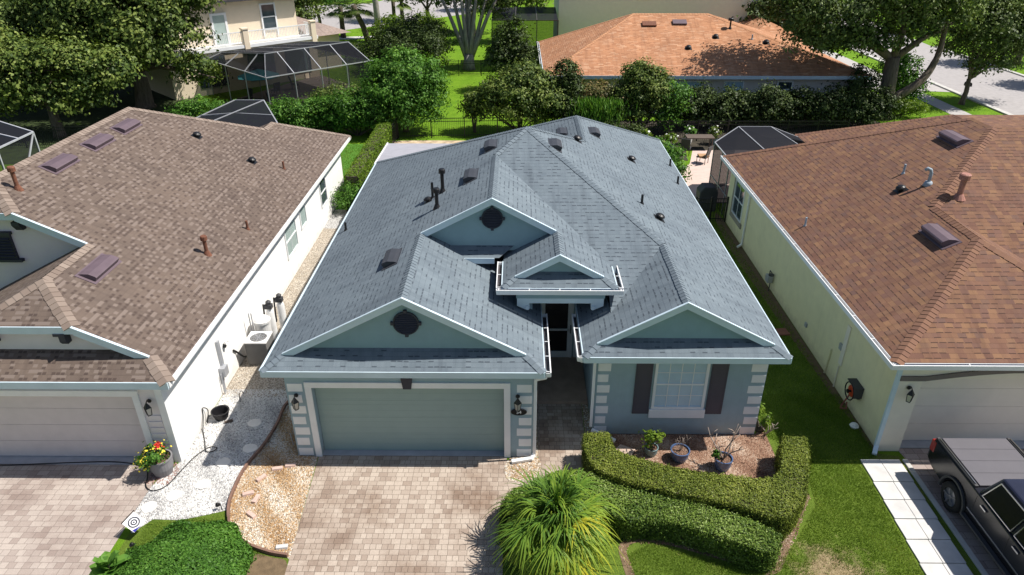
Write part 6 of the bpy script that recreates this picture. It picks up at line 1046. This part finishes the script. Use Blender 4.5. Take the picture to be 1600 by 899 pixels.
cb_ = thing('cable_box', 'cream conduits and small utility box low on the cream side wall', 'utility box', (9.43, 17.5, 0)); MB().tube([(9.42, 17.6, 0), (9.42, 17.55, .9)], .03, 6).build('conduit', 'cream', cb_); MB().tube([(9.42, 16.9, 0), (9.42, 16.9, .75)], .02, 6).build('conduit', 'cream_front', cb_); MB().box(9.40, 9.448, 17.0, 17.16, 1.2, 1.4).build('box', 'alu', cb_, bev=.01); MB().box(9.42, 9.448, 16.8, 17.0, .8, 2.1).build('cable_cover', 'cream_front', cb_)
vb = tag(MB().box(9.40, 9.449, 19.4, 19.55, .5, .65).build('wall_vent', 'alu', bev=.01, loc=(9.43, 19.5, .5)), 'small square grey vent low on the cream side wall', 'vent')
# ================================================================ BACK PATIO
gr = thing('covered_grill', 'barbecue grill under a black cover by the low gate', 'grill', (8.95, 30.9, 0)); b_ = MB(); b_.prism([(8.45, 30.5, 0), (9.3, 30.5, 0), (9.3, 30.5, .95), (9.15, 30.5, 1.2), (8.65, 30.5, 1.2), (8.45, 30.5, .95)], (0, .7, 0)); b_.build('cover', 'cladding', gr, bev=.05)
for i, (x, y, a, lab) in enumerate(((10.3, 37.6, 2.5, 'wooden chair with tan cushion on the pink patio'), (9.7, 39.2, 1.2, 'dark patio chair behind the tan-cushioned one'))):
    o = lounger(lab, (x, y, .01), a, 'chairs on the rear patio')
    if i == 0: MB().obox((x, y, .44), (.26, 0, 0), (0, .24, 0), (0, 0, .05)).build('cushion', 'cushion', o, bev=.02)
tb = thing('patio_table', 'dark long patio table in the shade of the rear hedge', 'table', (10.6, 40.3, 0)); MB().box(9.9, 11.5, 39.9, 40.7, .70, .75).build('tabletop', 'wood', tb)
for x in (10.0, 11.4):
    for y in (40, 40.6): MB().box(x-.03, x+.03, y-.03, y+.03, 0, .7).build('leg', 'wood', tb)
for i, (x, y, sz, f, lab) in enumerate(((7.5, 40.4, .22, 'L_lime', 'pale pot with a yellow-green plant left on the shelf by the rear hedge'), (8.9, 39.8, .2, 'L_lime', 'small pot plant with yellowish leaves beside the patio'), (10.3, 41.2, .2, 'L_bright', 'white pot with a dark green plant by the rear hedge'), (8.0, 39.2, .18, 'L_bright', 'low pot plant at the left side of the patio'), (11.8, 41.2, .2, 'L_mag', 'pot plant at the right end of the patio shelf'), (6.9, 39.2, .2, 'L_mag', 'dark pot plant behind the bungalow corner'))):
    o = pot('patio_pot_plant', lab, (x, y, 0), sz, .4, 'softener' if i in (0, 2) else 'ceramic2', 'pot plants on the rear patio'); V, Tt = crownV([(x, y, .7, sz*1.5, sz*1.5, sz*1.5)], 350, .14, .14); quads('foliage', V, Tt, f, o)
    V, Tt = crownV([(x, y, .8, sz*1.5, sz*1.5, sz*1.3)], 22, .12, .14, asp=.9); quads('bloom', V, Tt, 'flower_w', o)
shrub('patio_shrub', 'bright green leafy bush beside the pink patio', [(8.1, 35.6, .8, .7, 1.0, .7), (7.7, 37.0, .9, .7, .8, .7), (8.3, 34.6, .5, .5, .5, .5)], 3200, .15, 'L_bright', .25)
sheet('rear_shade_soil', [(2, 40.5), (9.6, 38), (9.9, 40), (14.5, 40), (24, 41), (24, 47), (2, 46)], 3*g, M('painted_shade_soil', (.05, .042, .03), .95, var=.4, vs=3, bs=20, bst=.6))  # soil sheet with the shadow before the rear hedge put into its colour
for i, x in enumerate((3.9, 5.4, 6.7)): shrub('understory_shrub', ('low dark shrub left of the patio pots', 'low dark shrub in the middle below the bronze shrubs', 'low dark shrub nearest the patio pots')[i], [(x, 41.0, .6, .8, .6, .6), (x+.5, 40.7, .4, .5, .5, .4)], 1500, .15, 'L_dark', .3, group='low shrubs under the back fence')

# ================================================================ PICKUP TRUCK
Tk = thing('pickup_truck', 'black pickup truck with grey bed cover parked on the right driveway', 'pickup truck', (11.12, 10.8, 0)); xl, xr = 10.22, 12.04; wy = (12.12, 8.98)
def arc(yc, r, n=10): return [(yc+r*math.cos(a), .36+r*math.sin(a)) for a in np.linspace(0, math.pi, n)]
prof = [(13.32, .52), (13.34, .80), (13.28, 1.14), (11.62, 1.14), (11.5, 1.135), (9.25, 1.08), (8.5, 1.0), (8.22, .88), (8.18, .48), (8.5, .36)]+[(y, z) for y, z in arc(wy[1], .45)][::-1][0:0]
low = [(8.5, .36)]+[(y, z) for y, z in reversed(arc(wy[1], .43))]+[(y, z) for y, z in reversed(arc(wy[0], .43))]+[(13.1, .42)]
prof = [(13.1, .42), (13.32, .52), (13.34, .80), (13.28, 1.14), (11.62, 1.14), (11.5, 1.135), (9.25, 1.08), (8.5, 1.0), (8.22, .88), (8.18, .48), (8.5, .36)]+[(y, z) for y, z in reversed(arc(wy[1], .43))]+[(y, z) for y, z in reversed(arc(wy[0], .43))]
b_ = MB(); b_.prism([(xl, y, z) for y, z in prof], (xr-xl, 0, 0)); b_.build('body', 'car', Tk, bev=.035, seg=3)
cabv = [(10.26, 11.55, 1.09), (12.0, 11.55, 1.09), (12.0, 8.75, 1.06), (10.26, 8.75, 1.06), (10.46, 11.3, 1.74), (11.80, 11.3, 1.74), (11.80, 9.75, 1.74), (10.46, 9.75, 1.74)]
cb = MB().add(cabv, [(0, 3, 2, 1), (4, 5, 6, 7), (0, 1, 5, 4), (1, 2, 6, 5), (2, 3, 7, 6), (3, 0, 4, 7)]).build('cab', 'carblue', Tk, bev=.06, seg=3)
def sidep(y, t, off=.006): x = 10.26+.20*t; z = 1.09+.65*t; return (x-off, y, z+off*.3)
for ya, yb, yc, yd in ((11.38, 10.38, 10.32, 11.22), (10.26, 9.2, 9.72, 10.2)):
    pts = [sidep(ya, .08), sidep(yb, .08), sidep(yc, .86), sidep(yd, .86)]; w_ = MB().prism(pts, (-.008, 0, .003)).build('side_window', 'carglass', Tk); fr = MB()
    for a, b in zip(pts, pts[1:]+pts[:1]): fr.bar(Vector(a)+Vector((-.012, 0, .004)), Vector(b)+Vector((-.012, 0, .004)), .022, .02)
    fr.build('window_trim', 'chrome', w_)
    yy_ = ya-.12; MB().bar((xl-.02, yy_, .98), (xl-.02, yy_-.2, .98), .03, .035).build('door_handle', 'chrome', Tk)
b_ = MB(); b_.poly((10.42, 11.52, 1.2), (11.84, 11.52, 1.2), (11.72, 11.335, 1.66), (10.54, 11.335, 1.66)); b_.build('rear_window', 'carglass', Tk); b_ = MB(); b_.poly((10.4, 9.02, 1.2), (11.86, 9.02, 1.2), (11.74, 9.715, 1.69), (10.52, 9.715, 1.69)); b_.build('windscreen', 'carglass', Tk)
for s_ in (0, 1):
    x_ = (xl-.004, xr-.14)[s_]
    for y in wy:
        o_ = -1 if s_ == 0 else 1; xc = xl+.02 if s_ == 0 else xr-.02; wl_ = MB().lathe([(.20, -.12), (.33, -.12), (.36, -.09), (.365, -.0), (.355, .06), (.30, .085), (.22, .075)], (xc, y, .365), 30, axis=(o_, 0, 0), cap=(True, False)).build('wheel', 'tyre', Tk, smooth=True)
        rm = MB(); rm.lathe([(.225, .055), (.225, .03), (.06, .045), (.055, .07), (.01, .075)], (xc, y, .365), 24, axis=(o_, 0, 0), cap=(False, True)); [rm.bar((xc+o_*.06, y+.05*math.cos(a), .365+.05*math.sin(a)), (xc+o_*.06, y+.215*math.cos(a), .365+.215*math.sin(a)), .02, .055, up=(1, 0, 0)) for a in np.linspace(0, 6.283, 6)[:-1]]; rm.build('rim', 'rim', wl_)
        fa = MB(); pts = [(xl-.012 if s_ == 0 else xr+.012, y+.47*math.cos(a), .36+.47*math.sin(a)) for a in np.linspace(-.1, math.pi+.1, 15)]; [fa.bar(p_, q_, .05, .07, up=(1, 0, 0)) for p_, q_ in zip(pts[:-1], pts[1:])]; fa.build('wheel_arch', 'cladding', Tk)
b_ = MB(); b_.box(10.36, 11.90, 11.66, 13.24, 1.142, 1.18); [b_.box(10.36, 11.90, y, y+.02, 1.179, 1.19) for y in (12.05, 12.45, 12.85)]; b_.build('bed_cover', 'tonneau', Tk, bev=.012)
for x in (10.24, 11.93): MB().box(x, x+.085, 11.64, 13.27, 1.141, 1.185).build('bed_rail', 'cladding', Tk, bev=.012); MB().bar((x+.04, 11.7, 1.20), (x+.04, 13.2, 1.20), .02, .02).build('rail_trim', 'chrome', Tk)
for x in (10.205, 11.93): MB().box(x, x+.125, 13.17, 13.35, .78, 1.08).build('tail_light', 'tail', Tk, bev=.02)
MB().box(10.3, 11.96, 13.33, 13.46, .45, .66).build('rear_bumper', 'cladding', Tk, bev=.03); MB().box(10.3, 11.96, 8.05, 8.2, .42, .68).build('front_bumper', 'cladding', Tk, bev=.03); MB().box(10.55, 11.7, 8.17, 8.22, .70, .92).build('front_grille', 'chrome', Tk)
for x in (10.26, 11.75): MB().box(x, x+.25, 8.19, 8.26, .74, .92).build('headlight', 'lantern_glass', Tk, bev=.02)
b_ = MB(); b_.box(10.12, 10.24, 9.5, 11.6, .36, .41); b_.build('running_board', 'cladding', Tk, bev=.01); MB().box(xl-.012, xl+.001, 9.48, 11.6, .56, .60).build('side_moulding', 'chrome', Tk)
b_ = MB(); b_.obox((10.06, 9.35, 1.17), (.11, 0, 0), (0, .06, 0), (0, 0, .08)); b_.bar((10.16, 9.35, 1.14), (10.3, 9.3, 1.1), .04, .05); b_.build('door_mirror', 'car', Tk, bev=.025)
for y in (10.3, 11.45): MB().box(xl-.003, xl+.001, y, y+.008, .5, 1.06).build('door_gap', 'black', Tk)

# ================================================================ LOOSE GROUND COVER
def inpoly(px, py, poly):
    r = np.zeros(len(px), bool); j = len(poly)-1
    for i in range(len(poly)):
        xi, yi = poly[i]; xj, yj = poly[j]; r ^= ((yi > py) != (yj > py)) & (px < (xj-xi)*(py-yi)/(yj-yi+1e-12)+xi); j = i
    return r
def scatter(poly, n, holes=()):
    P_ = np.array([tuple(p)[:2] for p in poly]); lo, hi = P_.min(0), P_.max(0); q = rng.uniform(lo, hi, (n*3, 2)); k = inpoly(q[:, 0], q[:, 1], P_.tolist())
    for h in holes: k &= ~inpoly(q[:, 0], q[:, 1], [tuple(p)[:2] for p in h])
    return q[k][:n]
def blades(name, polys, dens, h, wdt, m, holes=(), thin=None):
    Vs = []; T_ = []
    for poly in polys:
        P_ = np.array(poly); ar = abs(sum(P_[i-1, 0]*P_[i, 1]-P_[i, 0]*P_[i-1, 1] for i in range(len(P_))))/2; q = scatter(poly, int(ar*dens), holes)
        if thin is not None:
            dd = np.hypot(q[:, 0]-thin[0], q[:, 1]-thin[1])/thin[2]+.25*np.sin(q[:, 0]*5.3+q[:, 1]*3.1)+.2*np.sin(q[:, 0]*9.1-q[:, 1]*7.7); q = q[rng.random(len(q)) < np.clip(dd*dd*.9+.10, 0, 1)]
        n = len(q)
        a = rng.uniform(0, 6.283, n); ln = rng.normal(0, .45, (n, 2)); hh = h*rng.uniform(.5, 1.3, n); base = np.c_[q, np.full(n, .004)]; tip = base+np.c_[ln*hh[:, None], hh]; sd = np.c_[np.cos(a), np.sin(a), np.zeros(n)]*wdt*.5
        patch = .13*np.sin(q[:, 0]*2.3+1)*np.sin(q[:, 1]*1.9)+.10*np.sin(q[:, 0]*5.1+q[:, 1]*4.3)
        Vs.append(np.stack([base-sd, base+sd, tip], 1)); T_.append(.40+patch+rng.normal(size=n)*.16)
    return tag(quads(name, np.concatenate(Vs), np.concatenate(T_), m, k=3), kind='stuff')
hole = [h1o+h1i[::-1], h2o+h2i[::-1], [(5.3, 10.1), (6.2, 11.0), (7.12, 12.35), (7.0, 12.5), (6.05, 11.2), (5.4, 10.5)], [(3, 12.4), (6.7, 11.9), (6.7, 14.8), (2.1, 14.7)]]
lawn1 = [(2.55, 9.2), (2.45, 10.7), (3.0, 11.0), (5.4, 10.2), (6.3, 11.1), (7.15, 12.2), (7.4, 13.9), (6.6, 14.8), (6.5, 16.5), (9.4, 16.5), (9.4, 13.9), (8.82, 13.7), (8.66, 9.2)]
blades('lawn_grass', [lawn1], 3300, .05, .012, 'L_grass', hole, (6.85, 10.1, 1.0))
blades('side_grass', [[(6.6, 16.5), (9.3, 16.5), (9.2, 29), (6.6, 29)], [(-13.5, 31), (-8.3, 31), (-8.3, 40.8), (-13.5, 40.8)]], 500, .06, .02, 'L_grass')
blades('corner_grass', [[(-8.5, 11.5), (-6.95, 11.75), (-6.7, 11.3), (-5.3, 10.5), (-5.0, 9), (-8.6, 9)]], 1500, .05, .012, 'L_grass', [[(-5.9, 10.6), (-5.3, 10.55), (-4.97, 10.4), (-4.9, 9.6), (-5.2, 9.3), (-5.6, 9.6)]])
def pebbles(name, poly, dens, size, m, flat=.55, holes=()):
    P_ = np.array([tuple(p)[:2] for p in poly]); ar = abs(sum(P_[i-1, 0]*P_[i, 1]-P_[i, 0]*P_[i-1, 1] for i in range(len(P_))))/2; q = scatter(poly, int(ar*dens), holes); n = len(q)
    O8 = np.array([(1, 0, 0), (0, 1, 0), (-1, 0, 0), (0, -1, 0), (0, 0, 1)], float); F = [(0, 1, 4), (1, 2, 4), (2, 3, 4), (3, 0, 4)]
    a = rng.uniform(0, 6.283, n); sx = size*rng.uniform(.5, 1.3, n); sy = sx*rng.uniform(.5, .9, n); sz = sx*flat*rng.uniform(.5, 1.1, n); ca, sa = np.cos(a), np.sin(a)
    X = O8[None, :, 0]*sx[:, None]*.5; Y_ = O8[None, :, 1]*sy[:, None]*.5; W = np.stack([X*ca[:, None]-Y_*sa[:, None]+q[:, :1], X*sa[:, None]+Y_*ca[:, None]+q[:, 1:2], O8[None, :, 2]*sz[:, None]+.010+rng.normal(0, .003, (n, 5))], 2)
    V = np.concatenate([W[:, list(f)] for f in F]); pt = .55*rng.random(n)+.28+.2*np.sin(q[:, 0]*3.1+q[:, 1]*1.3)*np.sin(q[:, 1]*2.9+.7)+.12*np.sin(q[:, 0]*7.3+q[:, 1]*5.1); t_ = np.tile(pt, 4); return tag(quads(name, V, t_, m, k=3), kind='stuff')
pebbles('white_gravel_stones', [(-8.97, 12.68), (-9.0, 11.56), (-8.75, 11.2), (-8.45, 11.62), (-7.43, 11.71), (-6.9, 11.9), (-6.95, 12.7), (-6.92, 13.37), (-6.75, 14.1), (-6.66, 15.0), (-6.7, 15.69), (-6.5, 16.6), (-8.55, 16.6), (-8.6, 13.6)], 1500, .045, 'peb_white')
pebbles('pebble_bed_stones', edge_pts[::-1]+[(-6.4, 16.3), (-5.68, 16.3), (-5.68, 13.8), (-5.16, 13.75), (-4.98, 10.6)], 1700, .045, 'peb_tan')
pebbles('side_gravel_stones', [(-8.55, 16.6), (-6.5, 16.6), (-5.75, 17), (-5.75, 28), (-8.55, 28)], 380, .05, 'peb_beige')
pebbles('mulch_chips', [(2.1, 14.68), (6.4, 14.68), (6.7, 14.9), (6.68, 13.7), (6.5, 13.0), (6.1, 12.45), (5.5, 12.3), (3.6, 12.72), (2.5, 13.4)], 2200, .07, 'chip', .25)
pebbles('pebble_strip_stones', [(.43, 13.8), (.56, 13.5), (.5, 13.15), (.2, 12.98), (-.12, 13.0), (-.15, 13.35), (.1, 13.6), (.43, 13.75)], 1500, .04, 'peb_tan')
pebbles('soil_crumbs', [(5.3, 10.2), (5.68, 10.3), (6.25, 11.1), (6.68, 11.75), (7.1, 12.42), (6.98, 12.55), (6.45, 11.85), (6.0, 11.2), (5.45, 10.45)], 1100, .05, 'chip', .4)
pebbles('soil_crumbs', [(2.62, 9.6), (2.5, 10.4), (2.44, 10.8), (2.6, 11.02), (3.5, 10.95), (4.2, 10.7), (5.0, 10.42), (5.5, 10.37), (5.5, 10.45), (4.3, 10.78), (3.6, 11.05), (2.6, 11.2), (2.3, 10.95), (2.3, 10.5), (2.45, 9.6)], 900, .045, 'chip', .4)
pebbles('planter_chips', [(-9.2, 12.75), (-8.6, 12.7), (-8.5, 13.2), (-8.7, 13.5), (-9.15, 13.3)], 900, .05, M('pink_chip', (.33, .2, .17), .9))
